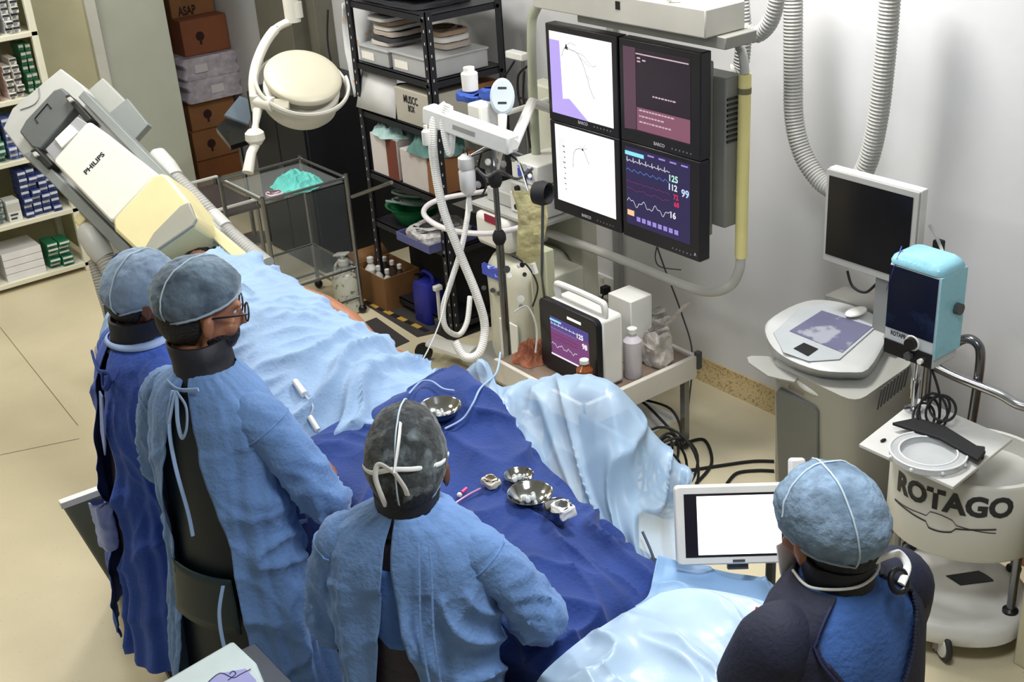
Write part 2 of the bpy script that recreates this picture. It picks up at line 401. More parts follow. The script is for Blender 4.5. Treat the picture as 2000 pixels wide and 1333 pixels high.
for lv, specs in rowspec.items():
    z0 = LV[lv]
    for (xa, xb, wd, hh, c, bd, words) in specs:
        wd *= .8; hh *= .85; x = xa+wd/2
        while x+wd/2 <= xb+.001:
            nst = random.choice((5, 6, 6, 7)) if lv else random.choice((2, 3, 5))
            for q in range(nst):
                jx = random.uniform(-.003, .003); jy = random.uniform(-.02, .03)
                carton('carton', words, 'small cartons, '+words.split(' on ')[0].split(' at ')[0], (x+jx, 7.56+jy, z0+q*hh), (wd-.006, .15, hh-.002), c, bd)
            x += wd
carton('medicine_box', 'white upright medicine box standing alone on the shelf board above the lowest', None, (1.8, 7.55, LV[1]), (.08, .12, .13), (222, 224, 220), (190, 194, 190))
for q in range(4):
    o = obj('paper_ream', MB().bb(1.66, 7.49, LV[0]+q*.045, 1.9, 7.75, LV[0]+q*.045+.042), G((228, 228, 232), rough=.7), bevel=.002)
    tag(o, 'white paper packet in the stack on the lowest board of the cream shelf', 'paper packet', 'stack of white paper packets')

# ------------------------------------------------------------------ boxes in the alcove
def bigbox(name, label, x0, x1, z0, z1, y0=8.6, y1=8.95, mat=card, grp=None, mark=True):
    t = T(name, label, 'box', ((x0+x1)/2, (y0+y1)/2, z0), grp)
    obj('body', MB().bb(x0, y0, z0, x1, y1, z1), mat, t, bevel=.006)
    if mark:
        cx, cz = (x0*.62+x1*.38), (z0+z1)/2
        g = MB().lathe((cx, y0-.001, cz), (0, -1, 0), [(.034, 0), (.034, .001)], 14); g.bb(cx-.009, y0-.002, cz-.06, cx+.009, y0-.0005, cz-.03)
        obj('printed_balloon_mark', g, M('dark print', (50, 22, 18), .7), t)
    obj('seam', MB().bb(x0+.004, y0-.001, (z1-.004), x1-.004, y0, z1-.001), G((90, 58, 36), rough=.8), t)
    return t
bigbox('cardboard_box', 'reddish brown cardboard box at the top of the alcove stack', 3.5, 3.93-.07, .93, 1.19, mat=M('reddish cardboard', (140, 84, 56), .8))
tb = T('open_cardboard_box', 'tan box with raised open flap and black print, on top of the alcove stack', 'box', (3.68, 8.85, 1.19))
obj('body', MB().bb(3.5, 8.72, 1.19, 3.84, 9.0, 1.5), card, tb, bevel=.005)
obj('printed_text', text(MB(), 'ASAP', (3.62, 8.718, 1.23), EX, ZU, .09, .14, .003), M('dark print', (50, 22, 18)), tb, smooth=False)
bigbox('cardboard_box', 'brown cardboard box directly under the plastic wrapped packages', 3.45, 3.82, .38, .6)
bigbox('cardboard_box', 'brown cardboard box second from the floor in the alcove stack', 3.44, 3.81, .15, .378)
bigbox('cardboard_box', 'dark orange cardboard box on the alcove floor, bottom of the stack', 3.44, 3.8, .0, .148, mark=False, mat=M('orange cardboard', (134, 84, 48), .8))
for k, (z0, z1, l) in enumerate(((.77, .928, 'upper wide package in glossy polythene wrap on the brown boxes'), (.602, .768, 'lower wide package in glossy polythene wrap on the brown boxes'))):
    t = T('wrapped_package', l, 'package', (3.66, 8.7, z0))
    fnw = lambda d: 1+.06*noise.noise(d*4+V3((k, 0, 0)))
    m = MB(); N1 = 14
    rings = []
    for i in range(9):
        zz = z0+(z1-z0)*i/8; r = []
        for px, py in rrect(.44+.03*math.sin(i*1.3), .42, .03, 3):
            r.append(V3((3.66+px, 8.74+py+.008*noise.noise(V3((px*20, zz*30, k))), zz)))
        rings.append(r)
    m.loft(rings); obj('wrap', m, M('glossy lilac polythene', (196, 188, 200), .22, var=.2, vs=22, bump=.6, bs=24, wr=.8, ws=9), t)
    obj('paper_label', MB().bb(3.52+.1*k, 8.519, z0+.05, 3.62+.1*k, 8.524, z0+.11), G((222, 216, 222), rough=.6), t)
# dark blue cabinet in the gap
t = T('blue_locker', 'dark blue steel locker standing beside the box stack in the alcove', 'locker', (3.24, 8.9, 0))
obj('body', MB().bb(3.1, 8.72, 0, 3.40, 9.2, .95), M('dark navy steel', (22, 26, 46), .45), t, bevel=.006)
obj('door', MB().bb(3.12, 8.705, .04, 3.38, 8.72, .92), M('dark navy steel', (22, 26, 46)), t, bevel=.003)
obj('handle', MB().tube([(3.2, 8.69, .8), (3.23, 8.685, .77), (3.26, 8.69, .75)], .008, 8), chrome, t)
tag(obj('brown_crate', MB().bb(3.12, 8.75, .951, 3.42, 9.2, 1.55), M('dark brown board', (66, 44, 34), .8), bevel=.006), 'dark brown box on top of the navy locker', 'box')

# ------------------------------------------------------------------ black steel cupboard behind the glass cart
t = T('black_cupboard', 'tall black steel cupboard standing between glass cart and metal rack', 'cupboard', (3.52, 6.85, 0))
obj('body', MB().bb(3.2, 6.28, 0, 3.84, 6.98, 1.04), M('black cupboard enamel', (20, 21, 26), .4), t, bevel=.006)
for y0, y1 in ((6.29, 6.625), (6.635, 6.97)):
    d = obj('door', MB().bb(3.185, y0, .03, 3.2, y1, 1.02), MATS['black cupboard enamel'], t, bevel=.003)
    obj('handle', MB().bb(3.175, (y0 if y0 > 6.5 else y1-.02), .5, 3.185, (y0+.02 if y0 > 6.5 else y1), .62), dgrey, d)
# ------------------------------------------------------------------ slotted-angle rack
RX0, RX1, RY0, RY1 = 3.24, 3.70, 4.98, 5.72
RT = 1.72
t = T('slotted_steel_rack', 'black slotted angle steel rack crammed with supplies against the wall', 'rack', (3.47, 5.35, 0))
for x in (RX0, RX1):
    for y in (RY0, RY1):
        sx = 1 if x == RX0 else -1; sy = 1 if y == RY0 else -1
        m = MB().bb(x, y, 0, x+sx*.005, y+sy*.04, RT).bb(x, y, 0, x+sx*.04, y+sy*.005, RT)
        pp = obj('post', m, blackst, t)
        if x == RX0:
            h = MB()
            for q in range(28):
                zz = .06+q*.06
                h.bb(x-.0012, y+sy*.018, zz, x-.0001, y+sy*.023, zz+.014)
                if y == RY0: h.bb(x+sx*.017, y-.0012, zz, x+sx*.023, y-.0001, zz+.014)
            obj('slot_holes', h, M('pale slot grey', (196, 196, 200), .6), pp, smooth=False)  # pale marks on the post faces for the slots
RLV = [.07, .49, .775, 1.12, 1.38, 1.70]
for z in RLV:
    m = MB().bb(RX0+.006, RY0+.006, z-.004, RX1-.006, RY1-.006, z).bb(RX0+.006, RY0+.006, z-.035, RX0+.012, RY1-.006, z).bb(RX1-.012, RY0+.006, z-.035, RX1-.006, RY1-.006, z).bb(RX0+.012, RY0+.006, z-.035, RX1-.012, RY0+.012, z).bb(RX0+.012, RY1-.012, z-.035, RX1-.012, RY1-.006, z)
    obj('shelf_board', m, blackst, t)
m = MB()
for z in RLV[1:]:
    for y in (RY0+.02, RY0+.03): m.cyl((RX0-.006, RY0+.022, z-.02), (RX0, RY0+.022, z-.02), .01, seg=8).cyl((RX1-.03, RY0-.006, z-.02), (RX1-.03, RY0, z-.02), .01, seg=8)
obj('bolt', m, chrome, t)
def soft(mb, x0, y0, z0, x1, y1, z1, amp=.01, seed=0, k=5., n=16):
    """crumpled soft block"""
    cx, cy = (x0+x1)/2, (y0+y1)/2; rings = []
    for i in range(n+1):
        t_ = i/n; z = z0+(z1-z0)*t_; s = (1-max(0, (t_-.8)/.2)**2*.35)*(1-max(0, (.1-t_)/.1)*.1)
        r = []
        base_ = rrect((x1-x0)*s, (y1-y0)*s, min(x1-x0, y1-y0)*.22, 3); fine_ = []
        for a_, b_ in zip(base_, base_[1:]+base_[:1]):
            nn = 5 if math.hypot(b_[0]-a_[0], b_[1]-a_[1]) > .3*min(x1-x0, y1-y0) else 1
            fine_ += [(a_[0]+(b_[0]-a_[0])*i2/nn, a_[1]+(b_[1]-a_[1])*i2/nn) for i2 in range(nn)]
        for px, py in fine_:
            p = V3((cx+px, cy+py, z)); q = noise.noise_vector(p*k*3+V3((seed, seed, 0)))+noise.noise_vector(p*k*9+V3((seed, 0, seed)))*.45
            r.append(p+V3((q.x, q.y, q.z*(1 if 0 < i < n or t_ > .5 else 0)))*amp)
        rings.append(r)
    return mb.loft(rings)
# rack contents : top
for k, (y0, y1, zz, c) in enumerate(((5.1, 5.66, 0, (40, 41, 46)), (5.3, 5.72, .03, (226, 228, 228)), (5.12, 5.5, .05, (196, 198, 198)))):
    tag(obj('folded_drape_pack' if k else 'keyboard_tray', soft(MB(), 3.27, y0, 1.702+zz, 3.64, y1, 1.702+zz+.028+.01*k, .006, k), G(c, rough=.6)), ['black flat tray lying on top of the steel rack', 'white flat pack on top of the steel rack, left end', 'grey flat pack on top of the steel rack, middle'][k], 'pack')
# level 1.38 : clear boxes and envelope stacks
def clearbox(x0, y0, z0, x1, y1, z1, label, fill):
    t = T('clear_plastic_box', label, 'plastic box', ((x0+x1)/2, (y0+y1)/2, z0))
    b = MB(); w_ = .006
    b.bb(x0, y0, z0, x1, y1, z0+w_).bb(x0, y0, z0+w_, x0+w_, y1, z1).bb(x1-w_, y0, z0+w_, x1, y1, z1).bb(x0+w_, y0, z0+w_, x1-w_, y0+w_, z1).bb(x0+w_, y1-w_, z0+w_, x1-w_, y1, z1)
    obj('tub', b, M('frosted clear plastic', (200, 202, 204), .3, alpha=.55), t)
    obj('lid', MB().bb(x0-.008, y0-.008, z1, x1+.008, y1+.008, z1+.012), M('frosted clear plastic', (200, 202, 204)), t, bevel=.004)
    if fill: obj('packets', soft(MB(), x0+.012, y0+.012, z0+.01, x1-.012, y1-.012, z1-.02, .01, 3), M('silvery blister packets', (190, 188, 188), .35, var=.4, vs=40, bump=.7, bs=40), t)
    obj('paper_label', MB().bb(x0-.002, y1-.14, z0+.015, x0-.0005, y1-.02, z0+.055), G((224, 222, 214), rough=.7), t)
clearbox(3.27, 5.02, 1.385, 3.62, 5.36, 1.47, 'wide clear plastic box of packets on the upper rack shelf', True)
clearbox(3.27, 5.40, 1.385, 3.58, 5.68, 1.46, 'smaller clear plastic box on the upper rack shelf, left end', True)
random.seed(11)
cols = [(196, 190, 182), (60, 60, 66), (170, 160, 150), (206, 204, 200), (150, 128, 110), (186, 188, 190), (120, 112, 108)]
z = 1.474
for k in range(6):
    zt = z+.022+random.random()*.006
    o = obj('instrument_packet', soft(MB(), 3.3+random.uniform(-.02, .02), 5.42+random.uniform(-.03, .03), z, 3.54, 5.64+random.uniform(-.03, .02), zt, .003, k), G(cols[k], rough=.5))
    tag(o, 'flat packet in the pile on the smaller clear box, upper rack shelf', 'packet', 'flat packets piled on the upper rack shelf'); z = zt+.001
z = 1.484
for k in range(3):
    zt = z+.03
    o = obj('envelope', soft(MB(), 3.42, 5.1+.01*k, z, 3.6, 5.33, zt, .003, k+9), G(cols[(k+2) % 7], rough=.6))
    tag(o, 'pale envelope bundle piled on the wide clear box, upper rack shelf', 'envelope', 'envelope bundles on the clear box'); z = zt+.001
# plastic bag with orange print hanging at rack end
t = T('hanging_plastic_bag', 'white plastic bag with orange print hanging at the left end of the rack', 'bag', (3.42, 5.85, 1.1))
def bagfn(u, v):
    x = 3.28+.3*v; y = 5.82+.03*math.sin(v*9+u*4)+.02*noise.noise(V3((u*4, v*4, 1))); return V3((x, y+.02*u, 1.66-.5*u))
obj('bag', MB().grid(16, 14, bagfn), M('white polythene print', (224, 226, 228), .4, c2=(232, 160, 60), c2t=.6, c2s=9), t, solid=.004)
obj('hanging_cord', MB().tube(catmull([(3.2, 5.84, 1.64), (3.19, 5.87, 1.45), (3.2, 5.85, 1.2), (3.19, 5.88, 1.08)], 6), .006, 6), matblk, t)
# level 1.12 : labelled box, teal cloth in steel basin, brown box
t = T('labelled_carton', 'pale cardboard box marked in marker pen on the middle rack shelf', 'box', (3.36, 5.2, 1.12))
obj('body', MB().bb(3.26, 5.04, 1.122, 3.52, 5.36, 1.30), M('pale cardboard', (176, 172, 160)), t, bevel=.005)
m = MB(); text(m, 'MUSCC', (3.258, 5.21, 1.25), -EY, ZU, .055, .13, .0015); text(m, 'BOX', (3.258, 5.21, 1.205), -EY, ZU, .045, .06, .0015)
obj('handwriting', m, M('dark marker', (40, 40, 48)), t, smooth=False)
t = T('steel_basin', 'small steel basin with a teal cloth on the middle rack shelf', 'basin', (3.4, 5.52, 1.121))
obj('basin', MB().lathe((3.4, 5.52, 1.121), ZU, [(.07, 0), (.095, .07), (.1, .075), (.09, .07), (.065, .008)], 24, True), steel, t)
obj('cloth', soft(MB(), 3.33, 5.46, 1.14, 3.47, 5.6, 1.25, .02, 4), M('teal surgical cloth', (92, 132, 128), .85, bump=.4, bs=30), t)
tag(obj('brown_carton', MB().bb(3.55, 5.03, 1.122, 3.69, 5.2, 1.30), card, bevel=.004), 'brown carton at the right end of the middle rack shelf', 'box')
# level .775: two cartons and heaped teal cloth
t = T('glove_carton', 'white and brown carton with teal cloth folded over it, rack shelf', 'box', (3.3, 5.55, .775))
obj('body', MB().bb(3.26, 5.4, .777, 3.52, 5.66, 1.0), M('white carton board', (206, 198, 196), .7), t, bevel=.004)
obj('brown_side', MB().bb(3.257, 5.4, .777, 3.26, 5.5, 1.0), M('maroon carton side', (112, 60, 46), .7), t)
t = T('white_carton', 'white carton beside the brown one under the heaped teal cloth', 'box', (3.35, 5.17, .775))
obj('body', MB().bb(3.26, 5.12, .777, 3.5, 5.37, .97), M('white carton board', (206, 198, 196)), t, bevel=.004)
obj('brown_end', MB().bb(3.26, 5.03, .777, 3.5, 5.118, .97), card, t, bevel=.004)
clm = M('teal surgical cloth', (92, 132, 128))
def heap(name, label, cx, cy, z0, rx, ry, h, seed, mat=clm, cat='cloth'):
    m = MB()
    def fn(u, v):
        a = 2*math.pi*u; r = v; q = V3((math.cos(a)*r, math.sin(a)*r, 0))
        k = 1+.25*noise.noise(q*2.2+V3((seed, 0, 0)))
        zz = h*(1-r**2.2)*(.75+.5*noise.noise(q*3+V3((0, seed, 0))))+h*.75*(1-r**3)*max(0, 1-2.6*abs(noise.noise(q*3.2+V3((0, 0, seed)))))**1.3
        return V3((cx+q.x*rx*k, cy+q.y*ry*k, z0+max(.001, zz)))
    m.grid(72, 26, fn)
    return tag(obj(name, m, mat), label, cat)
heap('teal_cloth', 'crumpled dark teal cloth heaped on the cartons in the rack', 3.37, 5.17, .972, .14, .15, .11, 2)
heap('pale_green_towel', 'pale folded green towel lying on the left carton in the rack', 3.36, 5.53, 1.002, .13, .17, .05, 5, M('pale sea green towel', (160, 190, 188), .85, bump=.4))
# level .49 : green basin, blue tray
t = T('green_basin', 'green plastic basin full of tubing and packets on the low rack shelf', 'basin', (3.42, 5.5, .491))
obj('bowl', MB().lathe((3.4, 5.5, .491), ZU, [(.09, 0), (.15, .1), (.165, .105), (.15, .095), (.085, .012)], 32), M('bottle green plastic', (24, 118, 72), .35), t)
m = MB(); random.seed(5)
for k in range(9):
    a = random.random()*6.3; r = random.random()*.06; m.tube(catmull([(3.4+r*math.cos(a+q)+.08*math.sin(q+k), 5.5+.09*math.cos(q*1.3+k), .57+.008*k+.01*q) for q in range(5)], 4), .007, 6)
obj('tubing', m, M('pale grey tubing', (150, 162, 160), .4), t)
t = T('plastic_tray', 'grey blue plastic tray heaped with silver packets on the low rack shelf', 'tray', (3.38, 5.15, .491))
obj('tray', MB().bb(3.16, 5.02, .493, 3.5, 5.33, .5).bb(3.16, 5.02, .5, 3.166, 5.33, .54).bb(3.494, 5.02, .5, 3.5, 5.33, .54).bb(3.166, 5.02, .5, 3.494, 5.026, .54).bb(3.166, 5.324, .5, 3.494, 5.33, .54), M('slate blue plastic', (88, 92, 140), .5), t, bevel=.002)
obj('packets', soft(MB(), 3.18, 5.04, .502, 3.48, 5.31, .57, .018, 6), M('silvery blister packets', (190, 188, 188)), t)
t = T('shade_filler', 'large black crate added for the shade under the rack', 'filler', (3.56, 5.35, .08))  # added black block, stands in for the shade under the rack
obj('filler', MB().bb(3.44, 5.03, .071, 3.69, 5.68, .42), matblk, t, bevel=.006)
obj('filler_lid', MB().bb(3.43, 5.02, .42, 3.69, 5.69, .44), matblk, t, bevel=.004)
tag(obj('white_paper_sheet', MB().add([V3((3.25, 5.36, 1.13)), V3((3.22, 5.70, 1.14)), V3((3.3, 5.71, 1.36)), V3((3.31, 5.40, 1.36))], [(0, 1, 2, 3)]), G((214, 214, 216), rough=.6), solid=.004), 'white paper sheet leaning in the left end of the middle rack shelf', 'sheet')
t = T('steel_bar', 'loose steel bar poking out of the left end of the rack', 'bar', (3.2, 5.8, .7))
obj('bar', MB().cyl(PX(688, 385, 3.2), PX(765, 357, 3.2), .011, seg=10), steel, t)
heap('blue_glove_pack', 'purple glove bundle at the right of the low rack shelf', 3.6, 5.08, .492, .07, .06, .07, 8, M('violet nitrile', (84, 74, 160), .5), 'gloves')
# items on floor by rack
bt = P(683, 608)
t = T('disinfectant_bottle', 'big clear five litre bottle with white carry handle on the floor', 'bottle', bt)
obj('bottle', MB().lathe(bt, ZU, [(.062, 0), (.075, .01), (.077, .06), (.071, .075), (.077, .09), (.077, .2), (.068, .235), (.04, .262), (.026, .27), (.026, .285)], 28), M('clear bottle plastic', (206, 208, 196), .25, alpha=.82, c2=(120, 124, 104), c2t=.58, c2s=30), t)
obj('cap', MB().lathe(bt+ZU*.286, ZU, [(.03, 0), (.03, .03), (.026, .034)], 20), white, t)
obj('carry_handle', MB().torus(bt+ZU*.262, vn(V3((-.5, -.6, .6))), .052, .008, 28, 8), white, t)
obj('pump_top', MB().box(bt+V3((.0, .01, .345)), (.09, .05, .012), (vn(V3((.4, -.9, .2))), vn(V3((.9, .4, .0))), vn(V3((-.1, .1, 1))))).cyl(bt+ZU*.32, bt+ZU*.345, .012), white, t, bevel=.004)
# open brown box of bottles
b0 = V3((3.3, 5.62, 0))
t = T('open_bottle_box', 'open brown cardboard box of small bottles on the floor under the rack', 'box', (3.3, 5.8, 0))
x0, y0, x1, y1, zz = 3.16, 5.52, 3.40, 5.84, .2
obj('walls', MB().bb(x0, y0, .002, x1, y1, .008).bb(x0, y0, .008, x0+.006, y1, zz).bb(x1-.006, y0, .008, x1, y1, zz).bb(x0+.006, y0, .008, x1-.006, y0+.006, zz).bb(x0+.006, y1-.006, .008, x1-.006, y1, zz), M('ochre cardboard', (124, 88, 52), .8), t)
obj('flap', MB().add([(x0, y1, zz), (x1, y1, zz), (x1, y1+.07, zz+.05), (x0, y1+.07, zz+.05)], [(0, 1, 2, 3)]), M('ochre cardboard', (158, 112, 62)), t, solid=.005)
for k, (bx, by) in enumerate(((.07, .25), (.17, .26), (.07, .17), (.17, .18), (.08, .09), (.17, .1))):
    c = V3((x0+bx, y0+by, .009)); hh = .2+.03*(k == 0)
    t = T('spray_bottle' if k == 0 else 'small_bottle', 'white dispenser bottle poking out of the brown floor box' if k == 0 else 'small white capped bottle inside the brown floor box', 'bottle', c, None if k == 0 else 'small bottles in the brown floor box')
    r = .036 if k == 0 else .026
    obj('body', MB().lathe(c, ZU, [(r*.95, 0), (r, .01), (r, hh*.72), (r*.4, hh*.85), (r*.4, hh*.9)], 18), white if k % 2 == 0 else M('amber vial', (70, 56, 50), .3), t)
    obj('cap', MB().lathe(c+ZU*hh*.9, ZU, [(r*.55, 0), (r*.55, hh*.12), (r*.3, hh*.14)], 14), white, t)
# blue jerrycan
j = V3((3.28, 5.26, 0))
t = T('blue_jerrycan', 'deep blue plastic jerrycan on the floor under the rack', 'jerrycan', j)
rings = []
for z_, s_ in ((0, .94), (.01, 1), (.2, 1), (.235, .86), (.25, .5)):
    rings.append([j+V3((a*s_, b*s_, z_+.002)) for a, b in rrect(.13, .15, .03)])
obj('can', MB().loft(rings), M('ultramarine plastic', (34, 40, 140), .4), t)
obj('grip', MB().tube(catmull([j+V3((0, -.06, .235)), j+V3((0, -.05, .28)), j+V3((0, .03, .285)), j+V3((0, .05, .24))], 5), .01, 8), MATS['ultramarine plastic'], t)
obj('cap', MB().lathe(j+V3((-.03, .04, .24)), ZU, [(.02, 0), (.02, .03)], 16), black, t)
t = T('white_scrub_brush', 'white handled brush leaning in the dark beneath the rack', 'brush', (3.26, 5.1, 0))
obj('handle', MB().cyl((3.25, 5.12, .06), (3.24, 5.1, .25), .01), white, t); obj('head', MB().box((3.235, 5.09, .26), (.05, .03, .03)), white, t, bevel=.006); obj('base', MB().bb(3.23, 5.09, .002, 3.28, 5.15, .06), dgrey, t, bevel=.005)
# black mats edged with hazard tape
for k, (q, l) in enumerate(((((700, 588), (745, 570), (905, 640), (815, 660)), 'black rubber mat on the floor in front of the rack, left piece'), (((735, 622), (800, 668), (750, 690), (690, 640)), 'grey rubber mat on the floor nearest the draped table'))):
    tag(obj('rubber_mat', MB().prism([P(*a) for a in q], ZU*.004), M('dark grey rubber', (58, 54, 54), .8)), l, 'mat')
tag(obj('rubber_mat', MB().bb(3.2, 4.95, 0, 3.74, 6.0, .0015), M('black rubber', (30, 28, 28), .8)), 'black rubber mat lying under the steel rack', 'mat')
t = T('hazard_tape', 'yellow and black hazard tape strip stuck on the floor by the rack', 'tape', P(770, 610, .005))
pa, pb = P(700, 583, .005), P(835, 648, .005); d = pb-pa; n = vn(ZU.cross(d))*.016
for c, ph in ((M('hazard yellow', (186, 150, 66), .6), 0), (M('hazard black', (28, 26, 26), .6), 1)):
    for k in range(10):
        if k % 2 == ph:
            a = pa+d*(k/10); b = pa+d*((k+1)/10); obj('yellow_block' if ph == 0 else 'black_block', MB().prism([a-n, b-n, b+n, a+n], ZU*.001), c, t, smooth=False)

# ------------------------------------------------------------------ glass instrument cart
gx0, gx1, gy0, gy1, gz = 2.56, 3.06, 5.62, 6.12, .80
t = T('acrylic_cart', 'clear acrylic instrument cart with steel frame before the black cupboard', 'cart', (2.81, 5.87, 0))
for x in (gx0, gx1):
    for y in (gy0, gy1):
        obj('post', MB().cyl((x, y, .05), (x, y, gz+.02), .012, seg=10), steel, t); obj('castor', MB().ball((x, y, .026), .025, seg=10), black, t)
for z in (.28, gz-.02): obj('shelf_board', MB().bb(gx0+.012, gy0+.012, z-.006, gx1-.012, gy1-.012, z), acry, t)
m = MB()
for z in (gz, .28, .1): obj('rail', MB().tube([(gx0, gy0, z), (gx1, gy0, z), (gx1, gy1, z), (gx0, gy1, z)], .008, 8, closed=True), steel, t)
for nm, a in (('front_pane', (gx0-.002, gy0+.02, .3, gx0+.002, gy1-.02, gz-.03)), ('side_pane', (gx0+.02, gy0-.002, .3, gx1-.02, gy0+.002, gz-.03))):
    obj(nm, MB().bb(*a), glassy('smoked acrylic pane', (90, 96, 100), .16), t, smooth=False)
heap('teal_cloth', 'bright teal crumpled cloth on the acrylic cart top', 2.84, 5.77, gz-.019, .14, .15, .05, 12, M('bright teal cloth', (96, 184, 176), .8, bump=.5, bs=40))
tag(obj('pink_glove_pack', soft(MB(), 2.62, 5.64, gz-.019, 2.70, 5.72, gz+.01, .008, 3), M('pinkish latex', (198, 180, 190), .5)), 'pinkish crumpled glove beside the teal cloth on the cart', 'glove')
# brown low trolley behind with white rail and pale basin
t = T('low_trolley', 'dark low trolley with a white rail between boxes and acrylic cart', 'trolley', (2.7, 7.0, 0))
ta = P(385, 357, .5); tb_ = P(475, 327, .5)
xx0, yy0_ = 2.35, 6.5; xx1, yy1_ = 2.95, 7.1
obj('tray', MB().bb(xx0, yy0_, .44, xx1, yy1_, .46), M('dark brown tray', (72, 62, 62), .4), t, bevel=.003)
obj('rail', MB().tube([(xx0, yy0_, .5), (xx1, yy0_, .5), (xx1, yy1_, .5), (xx0, yy1_, .5)], .01, 8, closed=True), white, t)
for x in (xx0+.02, xx1-.02):
    for y in (yy0_+.02, yy1_-.02): obj('leg', MB().cyl((x, y, 0), (x, y, .5), .012, seg=8), steel, t)
# folded leaflet rack left of lamp: blue-white tray
t = T('steel_leaflet_tray', 'steel tray stand with a pale blue sheet beside the surgical lamp', 'tray', (2.95, 7.3, .55))
o_ = PY(480, 235, 7.2)
q = [PY(438, 225, 7.2), PY(468, 188, 7.3), PY(500, 200, 7.3), PY(485, 243, 7.2)]
obj('blue_sheet', MB().prism(q, V3((0, .01, -.012))), M('pale blue sheet', (150, 168, 186), .5), t)
q = [PY(422, 250, 7.1), PY(450, 285, 7.05), PY(492, 272, 7.1), PY(486, 244, 7.25), PY(440, 232, 7.25)]
obj('tray', MB().prism(q, V3((0, .0, -.03))), steel, t)
bz = PY(465, 262, 7.15)
obj('stand', MB().cyl((bz.x, bz.y, 0), (bz.x, bz.y, bz.z-.03), .014, seg=10).lathe((bz.x, bz.y, 0), ZU, [(.12, 0), (.12, .015), (.03, .03)], 20), steel, t)
def XB(mb, px0, py0, px1, py1, x, dep):
    a = PX(px0, py0, x); b = PX(px1, py1, x)
    return mb.bb(x, min(a.y, b.y), min(a.z, b.z), x+dep, max(a.y, b.y), max(a.z, b.z))
# ------------------------------------------------------------------ C-arm detector
cO = D(200, 320, 5.3)
cb = vn(D(172, 237, 5.3)-D(104, 315, 5.3)); ca = vn(D(217, 432, 5.1)-D(104, 315, 5.3))
cn = vn(cb.cross(ca))
if cn.dot(CC-cO) < 0: cn = -cn
def cs(mb, poly, h, th): return mb.prism([PL(x, y, cO+cn*h, cn) for x, y in poly], -cn*th)
carm = T('x_ray_detector', 'large grey and white tilted x-ray detector head with ribbed hoses behind the patient', 'x-ray machine', (1.9, 5.1, 0))
grp = M('x-ray grey enamel', (176, 178, 176), .45, var=.04); gdk = M('x-ray dark grey', (92, 96, 98), .5); gmd = M('x-ray mid grey', (120, 126, 126), .5)
obj('back_plate', cs(MB(), [(5, 252), (24, 212), (118, 134), (160, 166), (300, 340), (385, 430), (300, 500), (252, 500), (45, 305)], -.03, .05), grp, carm, bevel=.006)
obj('crescent_line', MB().tube(catmull([PL(x, y, cO-cn*.028, cn) for x, y in ((76, 172), (77, 190), (66, 205), (40, 215))], 5), .003, 6), gmd, carm)
obj('head_cover', cs(MB(), [(37, 258), (50, 235), (105, 176), (120, 171), (150, 203), (78, 292), (62, 288)], .02, .05), gdk, carm, bevel=.008)
obj('grip_slot', MB().tube([PL(x, y, cO+cn*.022, cn) for x, y in ((100, 213), (93, 203), (68, 232), (74, 241))], .003, 6), black, carm)
obj('step_block', cs(MB(), [(88, 292), (150, 228), (172, 242), (108, 318)], .05, .08), M('x-ray step grey', (150, 152, 158), .5), carm, bevel=.004)
obj('step_tab', cs(MB(), [(106, 272), (136, 243), (152, 258), (120, 290)], .06, .03), white, carm, bevel=.003)
for k, q in enumerate((((126, 188), (134, 184), (178, 232), (168, 240)), ((58, 295), (70, 288), (102, 322), (92, 330)))):
    obj('latch_block', cs(MB(), q, .045, .06), M('x-ray latch black', (30, 32, 34), .5), carm, bevel=.004)
    obj('latch_screw', cs(MB(), [(q[0][0]+4, q[0][1]+4), (q[0][0]+11, q[0][1]+1), (q[0][0]+17, q[0][1]+8), (q[0][0]+9, q[0][1]+12)], .055, .02), lgrey, carm, bevel=.002)
obj('side_rail', cs(MB(), [(45, 302), (62, 292), (268, 498), (252, 512)], .03, .09), gmd, carm, bevel=.005)
obj('side_rail', cs(MB(), [(152, 190), (164, 176), (330, 345), (316, 358)], .03, .09), gmd, carm, bevel=.005)
obj('rear_panel', cs(MB(), [(168, 180), (200, 152), (289, 242), (252, 282)], -.16, .04), M('x-ray pale side', (150, 154, 150), .5), carm, bevel=.005)
obj('rear_panel_lower', cs(MB(), [(205, 228), (248, 192), (289, 243), (252, 285)], -.15, .03), gmd, carm, bevel=.004)
dcv = obj('detector_cover', cs(MB(), [(104, 318), (107, 309), (168, 240), (176, 238), (302, 338), (300, 346), (222, 432), (214, 432)], .14, .13), M('x-ray white enamel', (214, 214, 208), .4, var=.02), carm, bevel=.012)
m = MB(); tO = PL(184, 320, cO+cn*.141, cn)
text(m, 'PHILIPS', tO, vn(PL(203, 300, cO, cn)-PL(165, 341, cO, cn)), vn(PL(172, 308, cO, cn)-PL(184, 320, cO, cn)), .034, .115, .0012)
obj('printed_letters', m, M('navy black print', (24, 26, 40), .5), dcv, smooth=False)
crv = M('aged cream plastic', (214, 205, 160))
obj('cream_cover', cs(MB(), [(220, 434), (222, 426), (300, 342), (314, 338), (326, 342), (366, 392), (384, 425), (380, 440), (290, 500), (272, 497), (222, 450)], .16, .2), crv, carm, bevel=.014)
obj('grey_face', cs(MB(), [(277, 494), (300, 455), (352, 402), (368, 395), (382, 428), (376, 440), (292, 498)], .166, .02), M('x-ray window grey', (150, 150, 140), .5), carm, bevel=.004)
obj('lower_strut', cs(MB(), [(382, 436), (396, 424), (486, 500), (462, 512)], .02, .05), crv, carm, bevel=.006)
obj('arm_plate', cs(MB(), [(376, 398), (388, 402), (430, 446), (424, 486), (380, 440)], .0, .05), M('x-ray pale side', (150, 154, 150)), carm, bevel=.006)
